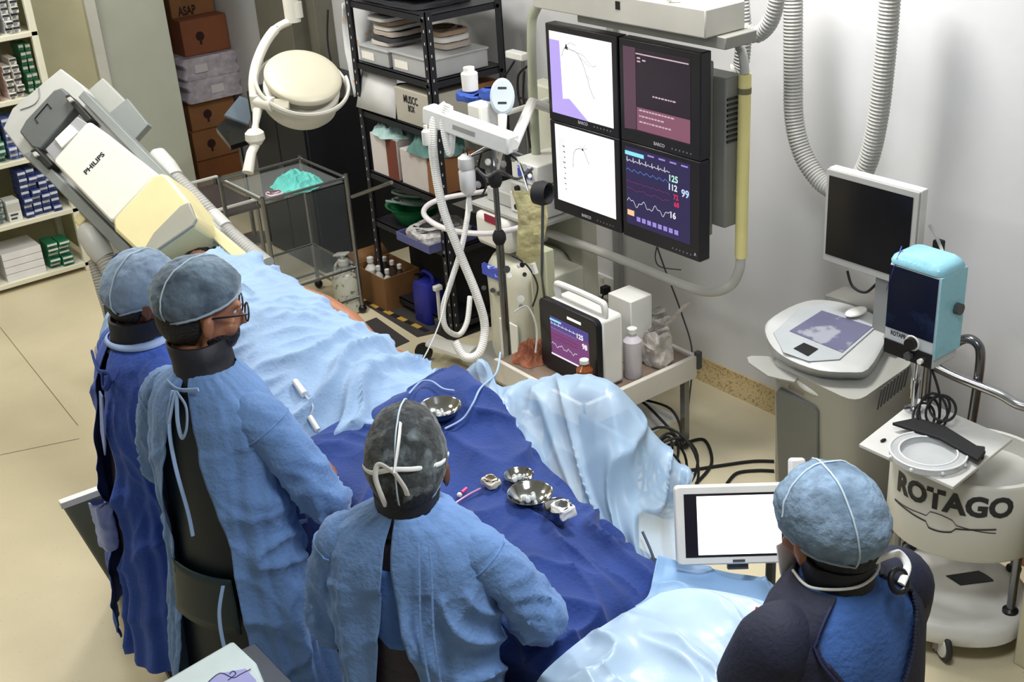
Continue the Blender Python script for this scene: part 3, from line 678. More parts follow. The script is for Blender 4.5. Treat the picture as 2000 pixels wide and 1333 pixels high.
hosem = M('ribbed grey hose', (164, 164, 160), .5, var=.05)
hp = [D(306, 304, 5.35), D(340, 350, 5.3), D(395, 405, 5.25), D(450, 462, 5.2), D(520, 520, 5.1)]
pp, rr = corr(hp[1:], .040, .014, .0022); obj('ribbed_hose', MB().tube(pp, rr, 16), hosem, carm)
obj('hose_collar', MB().tube([hp[0]-(hp[1]-hp[0])*.15, hp[0], hp[0].lerp(hp[1], .5), hp[1]], [.018, .043, .05, .046], 18), lgrey, carm); obj('hose_collar', MB().tube([D(412, 424, 5.24), D(438, 450, 5.21)], [.045, .045], 18), lgrey, carm)
hp = [D(172, 455, 5.25), D(205, 505, 5.25), D(228, 560, 5.25), D(238, 640, 5.3), D(240, 700, 5.4)]
pp, rr = corr(hp[1:], .042, .014, .0022); obj('ribbed_hose', MB().tube(pp, rr, 16), hosem, carm)
hp2 = [D(186, 508, 5.35), D(200, 560, 5.35), D(218, 620, 5.4), D(226, 680, 5.5)]
pp, rr = corr(hp2, .032, .012, .002); obj('ribbed_hose', MB().tube(pp, rr, 14), hosem, carm)
obj('hose_collar', MB().tube([D(160, 445, 5.25), hp[0], hp[0].lerp(hp[1], .6), hp[1]], [.03, .052, .055, .044], 18), lgrey, carm)
obj('hose_bracket', MB().box(D(162, 432, 5.3), (.05, .05, .05), (cb, ca, cn)), crv, carm, bevel=.008)
base = V3((1.95, 5.45, 0))
obj('stand_column', MB().bb(1.78, 5.35, .16, 2.12, 5.75, .98), grp, carm, bevel=.03)
obj('stand_foot', MB().bb(1.65, 5.2, 0, 2.25, 6.0, .16), grp, carm, bevel=.03)

# ------------------------------------------------------------------ surgical lamp
lc = D(592, 150, 5.5); vd = (CC-lc); vh = vn(V3((vd.x, vd.y, 0)))
ln = vn(ZU*math.cos(.47)+vh*math.sin(.47)+CR*.2)
lmp = T('surgical_lamp', 'cream dish shaped surgical lamp on a curved ceiling arm', 'lamp', (lc.x, lc.y, 3.1))
lm = M('cream lamp enamel', (176, 172, 154), .4, var=.03); lmw = M('pale lamp enamel', (196, 194, 184), .4, var=.02)
obj('top_dish', MB().lathe(lc, ln, [(.16, -.022), (.172, -.018), (.174, 0), (.168, .008), (.14, .014), (.05, .02)], 56), lm, lmp, ang=50)
obj('middle_ring', MB().lathe(lc-ln*.06, ln, [(.15, 0), (.15, .035), (.12, .045), (.12, -.005)], 48), M('lamp band grey', (150, 146, 132), .5), lmp)  # plain grey band below the top dish
obj('lower_dish', MB().lathe(lc-ln*.07, ln, [(.1, -.13), (.15, -.115), (.168, -.09), (.172, 0), (.165, .005), (.13, .005)], 56), lmw, lmp, ang=50)
yk = []
ax = vn(ln.cross(CR)); 
for k in range(25):
    a = math.radians(150+k*11.2); yk.append(lc-ln*.055+(CR*math.cos(a)+vn(CR.cross(ln))*-math.sin(a)).normalized()*.0)
bx = vn(CR-ln*CR.dot(ln)); by = vn(ln.cross(bx))
ring = [lc-ln*.045+(bx*math.cos(a)+by*math.sin(a))*.205 for a in [math.radians(q) for q in range(175, 390, 6)]]
ring2 = [lc-ln*.045+(bx*math.cos(a)+by*math.sin(a))*.2 for a in [math.radians(q) for q in range(20, 175, 8)]]
obj('yoke_ring', MB().tube(ring, .012, 8, flat=(1.7, .8)).tube(ring2, .006, 8), lmw, lmp)
jt = ring[0]
elb = D(500, 198, 5.48)
obj('yoke_hub', MB().cyl(elb, D(535, 205, 5.42), .026, .034).cyl(elb+ZU*.03, elb-ZU*.045, .026), lmw, lmp, bevel=.004)
obj('side_bracket', MB().box(D(545, 205, 5.42), (.1, .03, .05), (vn(D(580, 200, 5.4)-D(500, 205, 5.45)), CF, CU)), lm, lmp, bevel=.006)
arm = catmull([D(566, 42, 5.6), D(540, 56, 5.58), D(518, 85, 5.55), D(501, 125, 5.52), D(495, 160, 5.5), D(497, 192, 5.48)], 7)
obj('curved_arm', MB().tube(arm, [.018]*8+[.022]*(len(arm)-8), 12, flat=(1, 1.1)), lmw, lmp)
obj('arm_groove', MB().tube([p-CF*.02 for p in arm[6:20]], .003, 6), mgrey, lmp)
top = D(571, 30, 5.6)
obj('ceiling_joint', MB().cyl(top-ZU*.03, top+ZU*.1, .036).cyl(top+ZU*.1+CR*.0, V3((top.x, top.y, 3.1)), .022).cyl(top-ZU*.01+CR*.02, top+ZU*.06+CR*.02, .03), lmw, lmp)
h0 = D(503, 215, 5.45); h1 = D(497, 262, 5.42); h2 = D(484, 338, 5.38)
obj('handle_stem', MB().tube([h0, h0.lerp(h1, .6), h1], [.022, .014, .02], 14), lmw, lmp)
obj('handle_knob', MB().tube([h1+ZU*.02, h1+ZU*.005, h1-ZU*.025, h1-ZU*.05], [.026, .042, .044, .024], 18), lmw, lmp)
obj('sterile_handle', MB().tube([h1-ZU*.045, h1.lerp(h2, .5), h2], [.02, .021, .025], 16), lmw, lmp)

# ------------------------------------------------------------------ display bank on suspended frame
bank = T('display_bank', 'ceiling hung bank of four medical displays in a tubular frame', 'monitor', (3.2, 3.55, 3.1))
pz0, pz1 = 1.0, 1.81; py0, py1 = 3.09, 3.975; px_ = 3.165
bez = M('black bezel', (20, 19, 28), .32); 
def SP(u, v, h=0.): return V3((px_-h, py1+(py0-py1)*u, pz0+(pz1-pz0)*v))
def onscr(o, u0, v0, u1, v1):
    """local painter for a screen: f(a,b) with a,b in 0..1"""
    return lambda a, b, h=.0016: SP(u0+(u1-u0)*a, v0+(v1-v0)*b, h)
def EM(name, c, s): return M(name, (10, 10, 10), .4, var=0, emit=c, es=s)
def poly(mb, pts): return mb.add(pts, [tuple(range(len(pts)))])
def line(mb, pts, w, n): return rib(mb, (pts, n), w)
nX = V3((-1, 0, 0))
scr = {}
for nm, (u0, v0, u1, v1), (a0, b0, a1, b1) in (
    ('angiogram', (0, .5, .495, 1), (.06, .09, .93, .93)), ('record', (.505, .5, 1, 1), (.06, .13, .88, .93)),
    ('angiogram2', (0, 0, .495, .5), (.08, .14, .93, .97)), ('vital', (.505, 0, 1, .5), (.06, .15, .88, .95))):
    hs = obj('display', MB().bb(px_, SP(u1, 0).y+.002, SP(0, v0).z+.001, px_+.055, SP(u0, 0).y-.002, SP(0, v1).z-.001), bez, bank, bevel=.004)
    scr[nm] = (hs, u0+(u1-u0)*a0, v0+(v1-v0)*b0, u0+(u1-u0)*a1, v0+(v1-v0)*b1)
    cc = SP(u0+(u1-u0)*.5, v0+(v1-v0)*.055, .001)
    obj('maker_mark', text(MB(), 'BARCO' if nm != 'vital' else 'A', cc if nm != 'vital' else SP(.97, .035, .001), -EY, ZU, .018, None, .0006), EM('mark glow', (210, 210, 220), .5), hs, smooth=False)
    bt_ = MB()
    for q in range(6): bt_.bb(px_-.001, SP(u0+(u1-u0)*(.66+.045*q), 0).y-.003, cc.z-.004, px_, SP(u0+(u1-u0)*(.66+.045*q), 0).y+.003, cc.z+.002)
    obj('button_row', bt_, M('button grey', (110, 108, 118), .5), hs, smooth=False)
def mkscr(nm, mat):
    hs, a, b, c, d = scr[nm]; f_ = onscr(hs, a, b, c, d)
    o = obj('screen', poly(MB(), [f_(0, 0, .0008), f_(1, 0, .0008), f_(1, 1, .0008), f_(0, 1, .0008)]), mat, hs, smooth=False); return hs, f_
# angiogram screens
wsc = EM('bright angiogram field', (250, 250, 252), 1.15)
for nm in ('angiogram', 'angiogram2'):
    hs, f_ = mkscr(nm, wsc)
    sc2 = 1 if nm == 'angiogram' else .8
    if nm == 'angiogram':
        poly_ = MB(); poly(poly_, [f_(0, 0), f_(0, .9), f_(.17, .9), f_(.19, .2), f_(.3, .22), f_(.6, .0)])
        obj('lilac_field', poly_, EM('lilac glow', (190, 170, 245), .95), hs, smooth=False)
        seed_v = [((.2, .72), (.27, .84), (.36, .82), (.46, .8), (.55, .68), (.62, .5), (.68, .35), (.72, .3)), ((.46, .8), (.56, .78), (.64, .72), (.7, .68), (.76, .7)), ((.27, .84), (.35, .9), (.45, .88)), ((.6, .55), (.66, .52)), ((.5, .75), (.6, .7), (.66, .66))]
        tri = [f_(.26, .82, .003), f_(.32, .81, .003), f_(.285, .89, .003)]
    else:
        obj('grey_field', poly(MB(), [f_(.05, .45), f_(.05, .84), f_(.17, .84), f_(.17, .45)]), EM('faint tissue', (236, 234, 236), 1.05), hs, smooth=False)
        seed_v = [((.3, .5), (.33, .7), (.4, .76), (.48, .77), (.52, .72), (.58, .6)), ((.48, .77), (.52, .84)), ((.48, .77), (.56, .8)), ((.48, .77), (.42, .82))]
        tri = [f_(.46, .755, .003), f_(.5, .755, .003), f_(.48, .79, .003)]
        m = MB()
        for k in range(9): line(m, [f_(.13+.01*(k % 3), .74-.07*k, .003), f_(.17, .735-.07*k, .003)], .004, nX)
        obj('frame_marks', m, M('ink grey', (60, 60, 66), .6), hs, smooth=False)
    m = MB(); random.seed(4)
    for s_ in seed_v:
        pts = catmull([f_(a, b, .003) for a, b in s_], 5); pts = [p+V3((0, random.uniform(-.0012, .0012), random.uniform(-.0012, .0012))) for p in pts]
        line(m, pts, .0022 if s_ is seed_v[0] else .0014, nX)
    poly(m, tri); obj('vessel_tracing', m, M('ink grey', (60, 60, 66)), hs, smooth=False)
# record screen
hs, f_ = mkscr('record', EM('dim plum screen', (34, 22, 38), .9))
m = MB(); poly(m, [f_(0, 0), f_(.19, .02), f_(.19, 1), f_(0, 1)]); obj('side_bar', m, EM('plum bar', (96, 66, 84), .8), hs, smooth=False)
m = MB(); poly(m, [f_(.2, .02), f_(1, .02), f_(1, .3), f_(.2, .3)]); obj('message_panel', m, EM('rose panel', (140, 88, 110), .85), hs, smooth=False)
m = MB()
for k, (a, b, ww) in enumerate(((.24, .26, .5), (.24, .19, .36), (.24, .12, .46), (.45, .46, .3))):
    random.seed(k)
    x = a
    while x < a+ww: l = random.uniform(.02, .05); poly(m, [f_(x, b, .003), f_(x+l, b, .003), f_(x+l, b+.018, .003), f_(x, b+.018, .003)]); x += l+.012
poly(m, [f_(.2, .93, .003), f_(.98, .93, .003), f_(.98, .945, .003), f_(.2, .945, .003)])
for q in ((.22, .88), (.22, .84), (.3, .86)): poly(m, [f_(q[0], q[1], .003), f_(q[0]+.05, q[1], .003), f_(q[0]+.05, q[1]+.018, .003), f_(q[0], q[1]+.018, .003)])
obj('text_lines', m, EM('pale rose text', (226, 196, 206), .8), hs, smooth=False)
# vital signs screen
def wave(mb, f_, y, amp, kind, x0=.02, x1=.7, n=120, w=.0022, seed=0, h=.003):
    pts = []; random.seed(seed)
    for i in range(n):
        x = x0+(x1-x0)*i/(n-1); t = i/n*7
        fr = t % 1
        if kind == 'ecg': v = (1 if .1 < fr < .16 else -.35 if .16 <= fr < .22 else .3*math.sin((fr-.4)*12) if .4 < fr < .66 else 0)
        elif kind == 'pleth': v = math.exp(-fr*3)*math.sin(fr*3.14*1.2)*1.6
        else: v = .6*math.sin(t*3)+.3*math.sin(t*7.3)
        pts.append(f_(x, y+amp*(v+random.uniform(-.06, .06)), h))
    return line(mb, pts, w, nX)
def vitals(hs, f_, base, pink=False, sc=1.):
    o = obj('wave_trace', wave(wave(MB(), f_, .83, .05, 'ecg', seed=1, w=.0026*sc), f_, .3, .06, 'resp', seed=2, w=.0024*sc), EM('white trace', (225, 225, 235), .9), hs, smooth=False)
    obj('blue_trace', wave(MB(), f_, .7, .045, 'pleth', seed=3, w=.0026*sc), EM('cyan trace', (90, 140, 210), .8), hs, smooth=False)
    obj('red_trace', wave(wave(MB(), f_, .56, .02, 'pleth', seed=5, w=.003*sc), f_, .47, .02, 'resp', seed=6, w=.003*sc), EM('dull red trace', (130, 50, 96) if not pink else (230, 90, 150), .7), hs, smooth=False)
    m = MB(); poly(m, [f_(0, .9, .003), f_(.3, .9, .003), f_(.3, .95, .003), f_(0, .95, .003)]); obj('title_bar', m, EM('cyan bar', (140, 226, 240), 1.), hs, smooth=False)
    m = MB(); e1 = V3((0, -1, 0)) if not pink else None
    return m
vs_ = 'dim indigo screen'
hs, f_ = mkscr('vital', EM(vs_, (44, 36, 84), .8))
vitals(hs, f_, None)
for txt, a, b, s_, c in (('125', .75, .76, .036, (190, 240, 220)), ('112', .74, .65, .034, (225, 235, 245)), ('99', .93, .62, .042, (190, 215, 250)), ('16', .74, .3, .036, (235, 235, 240))):
    obj('number', text(MB(), txt, f_(a, b, .003), -EY, ZU, s_, None, .001), EM('digits %d %d %d' % c, c, 1.), hs, smooth=False)
obj('number', text(text(MB(), '72', f_(.79, .54, .003), -EY, ZU, .028, None, .0008), '68', f_(.8, .45, .003), -EY, ZU, .028, None, .0008), EM('digits red', (220, 50, 90), .9), hs, smooth=False)
m = MB(); m2 = MB()
poly(m, [f_(.02, .12, .003), f_(.13, .12, .003), f_(.13, .19, .003), f_(.02, .19, .003)])
for k in range(8): poly(m2, [f_(.17+.085*k, .07, .003), f_(.23+.085*k, .07, .003), f_(.23+.085*k, .13, .003), f_(.17+.085*k, .13, .003)])
for k in range(4): poly(m2, [f_(.36+.17*k, .95, .003), f_(.46+.17*k, .95, .003), f_(.46+.17*k, .97, .003), f_(.36+.17*k, .97, .003)])
obj('orange_key', m, EM('peach key', (250, 200, 150), 1.), hs, smooth=False); obj('soft_keys', m2, EM('lilac keys', (170, 150, 235), .8), hs, smooth=False)
# frame and housing
fr = M('grey frame enamel', (182, 182, 178), .45); yel = M('yellowed foam sleeve', (216, 206, 140), .6)
obj('rear_case', MB().bb(px_+.056, 3.12, 1.08, px_+.1, 3.94, 1.76).bb(px_+.1, 3.0+.06, 1.12, px_+.2, 3.9, 1.7), M('rear case grey', (120, 120, 114), .5), bank, bevel=.008)
m = MB()
for k in range(9): m.bb(px_+.102, 3.053, 1.62-.02*k, px_+.17, 3.059, 1.628-.02*k)
obj('vent_slots', m, black, bank, smooth=False)
fx = 3.34
L0 = [PX(1062, 452, fx), PX(1200, 503, fx), PX(1330, 556, fx), PX(1385, 571, fx), PX(1425, 560, fx), PX(1443, 530, fx), PX(1447, 500, fx)]
obj('lower_tube', MB().tube(catmull(L0, 8), .02, 14), fr, bank)
a_, b_ = PX(1447, 503, fx), PX(1455, 145, fx)
obj('foam_sleeve', MB().cyl(a_, b_, .024, .024, 16), yel, bank)
obj('sleeve_band', MB().cyl(a_.lerp(b_, .9), a_.lerp(b_, .93), .0255, .0255, 16), M('olive band', (110, 104, 74), .6), bank)
obj('upper_tube', MB().tube(catmull([b_, PX(1450, 105, fx), PX(1432, 72, fx), PX(1405, 52, fx), PX(1380, 45, fx)], 8), .017, 14), fr, bank)
obj('left_tube', MB().tube(catmull([PX(1062, 452, fx), PX(1052, 380, fx), PX(1042, 200, fx), PX(1038, 60, fx), PX(1046, 20, fx), PX(1062, 0, fx), PX(1090, -14, fx)], 8), .021, 14), M('green grey tube', (160, 164, 144), .45), bank)
ha = PX(1072, 19, 3.1); hb = PX(1377, 77, 3.1)
hz = min(ha.z, hb.z)
obj('housing', MB().bb(3.1, hb.y, hb.z, 3.3, ha.y+.1, hb.z+.10), M('housing grey', (176, 174, 166), .45), bank, bevel=.005)
obj('under_tray', MB().bb(3.16, hb.y-.04, hb.z-.045, 3.32, ha.y-.1, hb.z-.001), M('rear case grey', (120, 120, 114)), bank, bevel=.004)
obj('housing_slot', MB().bb(3.0985, ha.y-.42, hb.z+.05, 3.1, ha.y-.395, hb.z+.08), black, bank)
obj('ceiling_post', MB().bb(3.16, 3.35, hb.z+.10, 3.26, 3.65, 3.1), M('housing grey', (176, 174, 166)), bank, bevel=.005)
obj('cable_handle', MB().tube(catmull([PX(1275, 15, 3.12), PX(1300, 10, 3.12), PX(1312, -8, 3.12), PX(1330, -12, 3.14)], 5), .01, 8), white, bank)
# hanging cable from displays
tag(obj('hanging_cable', MB().tube(catmull([PX(1283, 482, 3.5), PX(1300, 530, 3.52), PX(1330, 610, 3.56), PX(1352, 690, 3.6), PX(1345, 790, 3.5), P(1335, 850, .01)], 8), .004, 6).tube(catmull([PX(1283, 482, 3.5), PX(1280, 505, 3.55), PX(1290, 522, 3.6), PX(1330, 528, 3.7)], 6), .003, 6), M('grey cable', (70, 70, 72), .6)), 'thin grey cable hanging from the displays down to the floor', 'cable')
# ribbed hose loops
def hose(name, label, pts, r, x=None):
    pp, rr = corr(pts, r, .013, .0022); return tag(obj(name, MB().tube(pp, rr, 16), M('ribbed grey hose', (164, 164, 160)), ang=60), label, 'hose')
X6 = 3.62
hose('ribbed_hose', 'long grey ribbed hose loop hanging in front of the white wall', [PX(1549, -75, X6), PX(1549, 0, X6), PX(1549, 150, X6), PX(1552, 240, X6), PX(1572, 310, X6), PX(1612, 362, X6), PX(1655, 372, X6), PX(1692, 325, X6), PX(1715, 230, X6), PX(1730, 100, X6), PX(1738, 0, X6), PX(1742, -80, X6)], .036)
hose('ribbed_hose', 'short dark grey ribbed hose loop beside the display housing', [PX(1522, -60, 3.45), PX(1517, 0, 3.45), PX(1503, 45, 3.45), PX(1478, 68, 3.45), PX(1450, 60, 3.42)], .03)
hose('ribbed_hose', 'vertical grey ribbed hose just behind the display housing corner', [PX(1446, -60, 3.5), PX(1448, 0, 3.5), PX(1452, 70, 3.5), PX(1446, 130, 3.5), PX(1430, 140, 3.48)], .03)

# ------------------------------------------------------------------ anaesthesia machine
AX = 3.12
am = T('anaesthesia_machine', 'tall white anaesthesia machine with rounded body, dark screens and hoop rail', 'anaesthesia machine', (3.3, 4.3, 0))
def zc(px, py, x=AX): return PX(px, py, x)
body = M('ivory machine plastic', (200, 200, 186), .4)
cy_, cx_ = 4.36, 3.30
rings = []
for z, s in ((.1, .92), (.16, 1.), (.4, .98), (.54, 1.), (.60, .96), (.64, .84), (.66, .6)):
    rings.append([V3((cx_+a*s, cy_+b*s, z)) for a, b in rrect(.36, .36, .12, 5)])
obj('rounded_body', MB().loft(rings), body, am, ang=50)
obj('front_door', MB().bb(cx_-.186, cy_-.12, .16, cx_-.176, cy_+.02, .36), white, am, bevel=.004)
obj('display', XB(MB(), 940, 515, 978, 552, cx_-.19, .02), M('navy blue lcd', (40, 50, 120), .3, emit=(60, 80, 190), es=.35, c2=(200, 215, 240), c2t=.58, c2s=40), am, bevel=.002)
m = MB()
for q in ((945, 563), (962, 568), (975, 574)): m.cyl(zc(*q, cx_-.2), zc(*q, cx_-.18), .012, seg=12)
obj('dial', m, dgrey, am)
obj('red_panel_head', MB().bb(cx_-.16, 4.3, .69, cx_+.1, 4.56, .86), white, am, bevel=.03)
hd = XB(MB(), 945, 418, 972, 443, cx_-.165, .006); obj('red_display', hd, M('red black lcd', (40, 12, 24), .3, emit=(190, 30, 70), es=.35, c2=(20, 14, 18), c2t=.5, c2s=60), am)
obj('upper_shelf', MB().bb(3.16, 4.1, .87, 3.5, 4.6, .89), lgrey, am, bevel=.004)
obj('back_column', MB().bb(3.46, 4.15, .1, 3.56, 4.5, 1.42), body, am, bevel=.01)
hoop = catmull([V3((3.18, 4.2, .86)), V3((3.0, 4.25, .86)), V3((2.9, 4.45, .86)), V3((2.95, 4.7, .86)), V3((3.12, 4.8, .86)), V3((3.4, 4.7, .86))], 7)
obj('hoop_rail', MB().tube(hoop, .013, 10), M('bright white rail', (226, 222, 228), .3), am)
for z0, z1, x0, y0, y1, mt in ((.892, .99, 3.2, 4.13, 4.34, white), (.992, 1.04, 3.2, 4.14, 4.33, lgrey), (1.042, 1.14, 3.22, 4.15, 4.34, white), (.892, .96, 3.22, 4.36, 4.55, lgrey)):
    obj('module', MB().bb(x0, y0, z0, 3.45, y1, z1), mt, am, bevel=.006)
m = MB()
for q in ((1.01, 4.2), (1.02, 4.27), (1.1, 4.2), (.93, 4.28)): m.cyl((3.185, q[1], q[0]), (3.22, q[1], q[0]), .014, seg=12)
obj('knob', m, black, am)
obj('module_screen', MB().bb(3.216, 4.19, 1.07, 3.2195, 4.29, 1.12), M('navy blue lcd', (40, 50, 120)), am)
obj('side_block', MB().bb(3.16, 4.02, .46, 3.36, 4.17, .66), M('ivory machine plastic', (200, 200, 186)), am, bevel=.01)
obj('side_valve', MB().cyl((3.12, 4.06, .58), (3.2, 4.06, .58), .025).cyl((3.14, 4.1, .5), (3.14, 4.1, .62), .018), steel, am)
obj('side_hook', MB().tube(catmull([(3.14, 4.12, .44), (3.12, 4.04, .45), (3.13, 4.02, .38), (3.16, 4.06, .3)], 5), .012, 8), white, am)
obj('castor_base', MB().bb(3.04, 4.05, .04, 3.56, 4.66, .1), M('machine base grey', (150, 150, 146), .5), am, bevel=.02)
fo = [V3((3.06, 4.6, .1)), V3((2.98, 4.86, .1))]
obj('foot_bar', MB().tube([V3((3.1, 4.6, .09)), V3((3.0, 4.84, .11))], [.045, .03], 10, flat=(.7, 1.6)), white, am)
for c in ((2.98, 4.88), (3.1, 4.1), (3.5, 4.1), (3.5, 4.6)):
    obj('castor', MB().cyl((c[0]-.015, c[1]-.01, .045), (c[0]+.015, c[1]+.01, .045), .044).torus((c[0], c[1], .045), (1, .6, 0), .036, .012), black, am)
# arm with printed strip
a0, a1 = D(836, 222, 5.0), D(1003, 283, 4.75); ad = vn(a1-a0); ah = vn(ZU-ad*ad.z); an = vn(ad.cross(ah))
arm_t = obj('swing_arm', MB().box((a0+a1)/2, ((a1-a0).length, .07, .075), (ad, an, ah)), M('bright arm enamel', (222, 224, 224), .35), am, bevel=.008)
obj('arm_label', MB().box(a0.lerp(a1, .5)-an*0+(-an if an.dot(CC-a0) < 0 else an)*.0355, (.12, .001, .02), (ad, an, ah)), M('grey print', (150, 150, 150), .6), arm_t)
ab = D(832, 262, 4.92)
obj('hanging_vial', MB().lathe(ab, ZU, [(.016, -.045), (.018, -.04), (.018, .01), (.008, .02), (.008, .035)], 14), white, am)
obj('spiral_cord', MB().tube(corr([D(930, 330, 5.0), D(950, 345, 5.05), D(975, 335, 5.1), D(1010, 350, 5.15), D(1040, 330, 5.1)], .006, .01, .002)[0], corr([D(930, 330, 5.0), D(950, 345, 5.05), D(975, 335, 5.1), D(1010, 350, 5.15), D(1040, 330, 5.1)], .006, .01, .002)[1], 8), dgrey, am)
for l_ in (((1000, 500), (1030, 520), (1050, 560), (1040, 600)), ((1005, 610), (1030, 600), (1048, 640), (1046, 690)), ((990, 300), (1015, 320), (1030, 370), (1024, 400)), ((940, 300), (935, 330), (950, 360), (940, 385))):
    obj('cable', MB().tube(catmull([D(x, y, 5.15) for x, y in l_], 6), .0045, 6), matblk if l_[0][0] < 1001 else lgrey, am)
random.seed(31)
for k in range(10):
    gx, gy = random.uniform(930, 1040), random.uniform(300, 385); pz = D(gx, gy, 5.22+.1*random.random())
    obj('fitting', MB().cyl(pz, pz-CF*.03, random.uniform(.008, .018), seg=12), random.choice((white, steel, black, mgrey, white)), am)
for k in range(7):
    gx, gy = random.uniform(985, 1035), random.uniform(510, 600); pz = D(gx, gy, 5.2)
    obj('fitting', MB().cyl(pz, pz-CF*.025, random.uniform(.008, .016), seg=12), random.choice((white, steel, black, mgrey)), am)
obj('arm_link', MB().tube([a1, V3((3.25, 4.2, a1.z-.03)), V3((3.5, 4.3, 1.30))], .022, 10), white, am)
# handset monitor head
hc = D(981, 188, 4.95)
t = T('oval_sensor_head', 'oval pale blue grey sensor head with two dark slots above the machine', 'sensor', hc)
rg = [[hc+(CR*a*s+CU*b*s)+CF*dz for a, b in [(.05*math.cos(q), .075*math.sin(q)) for q in [2*math.pi*k/24 for k in range(24)]]] for s, dz in ((.85, 0), (1, .008), (1, .03), (.8, .04))]
obj('shell', MB().loft(rg), M('pale blue grey shell', (176, 188, 198), .35), t)
obj('slot', MB().box(hc+CU*.032-CF*.001, (.035, .008, .003), (CR, CU, CF)).box(hc-CU*.028-CF*.001, (.035, .008, .003), (CR, CU, CF)), black, t)
obj('stem', MB().tube([hc-CU*.07+CF*.02, hc-CU*.16+CF*.03, V3((3.12, 4.32, 1.12))], [.02, .016, .014], 12), white, t)
t = T('wall_camera_pole', 'thin grey pole with black cables and a small white camera head', 'pole', (3.42, 4.62, 1.0))
g0 = V3((3.6, 4.62, 0)); gt = PX(1022, 112, 3.6)
obj('pole', MB().cyl((gt.x, gt.y, 0), gt, .012, seg=10).lathe((gt.x, gt.y, 0), ZU, [(.1, 0), (.1, .012), (.02, .02)], 16), steel, t)
obj('camera_head', MB().box(gt+V3((-.02, .02, .01)), (.05, .13, .035)), white, t, bevel=.005)
m = MB()
for a, b, c, d in (((1005, 120), (985, 150), (960, 180), (955, 190)), ((1030, 130), (1012, 150), (1015, 200), (1035, 215)), ((1024, 140), (1022, 190), (1030, 250), (1036, 290)), ((1012, 190), (1035, 200), (1036, 212), (1015, 205))):
    m.tube(catmull([PX(*q, 3.55) for q in (a, b, c, d)], 6), .006, 6)
obj('black_cable', m, matblk, t)
t = T('white_canister', 'white cup shaped canister on a blue cloth above the arm', 'canister', D(918, 178, 5.15))
c = D(919, 178, 5.15)
obj('cup', MB().lathe(c, ZU, [(.028, 0), (.034, .005), (.036, .075), (.03, .08)], 20), white, t)
obj('lip', MB().lathe(c+ZU*.08, ZU, [(.024, 0), (.024, .02)], 14), white, t)
m = soft(MB(), c.x-.05, c.y-.11, c.z-.035, c.x+.05, c.y+.05, c.z-.001, .012, 5); soft(m, c.x-.03, c.y-.22, c.z-.01, c.x+.05, c.y-.1, c.z+.04, .014, 8)
obj('blue_cloth', m, M('bright blue wrap', (44, 76, 160), .8, bump=.5), t)
obj('bracket', MB().tube([c+V3((.03, -.1, -.02)), V3((3.2, 4.35, 1.35)), V3((3.5, 4.35, 1.36))], .012, 8), white, t)
tag(obj('white_equipment_case', MB().box(D(944, 240, 5.05), (.09, .09, .17)), white, bevel=.01), 'white upright case with dark side slot behind the swing arm', 'case')
# hoses
hm = M('white corrugated tube', (226, 226, 224), .35)
def dpts(l): return [D(*q) for q in l]
pp, rr = corr(dpts([(872, 205, 4.95), (852, 225, 4.95), (845, 270, 4.98), (850, 330, 5.05), (866, 410, 5.1), (900, 500, 5.15), (932, 580, 5.2), (947, 640, 5.25), (936, 690, 5.25), (908, 698, 5.25), (888, 668, 5.25)]), .0185, .009, .001, 12)
tag(obj('breathing_hose', MB().tube(pp, rr, 12), hm, ang=60), 'thick white breathing hose looping from the swing arm to the floor', 'hose')
pp, rr = corr(dpts([(877, 208, 4.93), (882, 260, 4.95), (878, 300, 4.97), (866, 240, 4.93), (874, 205, 4.9)]), .016, .009, .001, 12)
tag(obj('breathing_hose', MB().tube(pp, rr, 12), hm, ang=60), 'short white hose coiled over the left end of the swing arm', 'hose')
pp, rr = corr(dpts([(916, 390, 5.35), (912, 430, 5.3), (900, 490, 5.3), (878, 560, 5.3), (866, 600, 5.32), (870, 640, 5.35), (895, 655, 5.4), (912, 630, 5.42), (918, 580, 5.45)]), .012, .009, .0008, 10)
tag(obj('breathing_hose', MB().tube(pp, rr, 10), hm, ang=60), 'thinner white hose loop behind the thick one', 'hose')
tag(obj('drip_line', MB().tube(catmull(dpts([(916, 400, 5.25), (905, 470, 5.2), (880, 540, 5.1), (862, 620, 4.9), (838, 680, 4.6), (812, 725, 4.2), (800, 740, 4.0)]), 8), .0028, 6), M('clear grey tube', (190, 194, 196), .3)), 'thin clear drip line running from the pole area down to the drape', 'tube')
# iv pole
ipx, ipy = 2.90, 4.03
t = T('drip_stand', 'chrome drip stand with black collars rising in front of the machine', 'drip stand', (ipx, ipy, 0))
obj('lower_pole', MB().cyl((ipx, ipy, .06), (ipx, ipy, .95), .0175), M('dark chrome', (120, 122, 128), .22, 1.), t)
obj('upper_pole', MB().cyl((ipx, ipy, .95), (ipx, ipy, 1.36), .0125), M('dark chrome', (120, 122, 128)), t)
for z in (.93, 1.19): obj('collar', MB().lathe((ipx, ipy, z), ZU, [(.02, -.03), (.03, -.01), (.03, .01), (.02, .03)], 16), matblk, t)
obj('hook', MB().tube([(ipx-.1, ipy+.07, 1.29), (ipx, ipy, 1.35), (ipx+.1, ipy-.07, 1.29)], .005, 8).tube([(ipx+.07, ipy+.1, 1.29), (ipx, ipy, 1.35), (ipx-.07, ipy-.1, 1.29)], .005, 8), steel, t)
for k in range(5):
    a = 2*math.pi*k/5; obj('foot', MB().tube([(ipx, ipy, .08), (ipx+.13*math.cos(a), ipy+.13*math.sin(a), .045)], [.016, .012], 8), steel, t)
    obj('castor', MB().ball((ipx+.13*math.cos(a), ipy+.13*math.sin(a), .024), .022, seg=10), black, t)
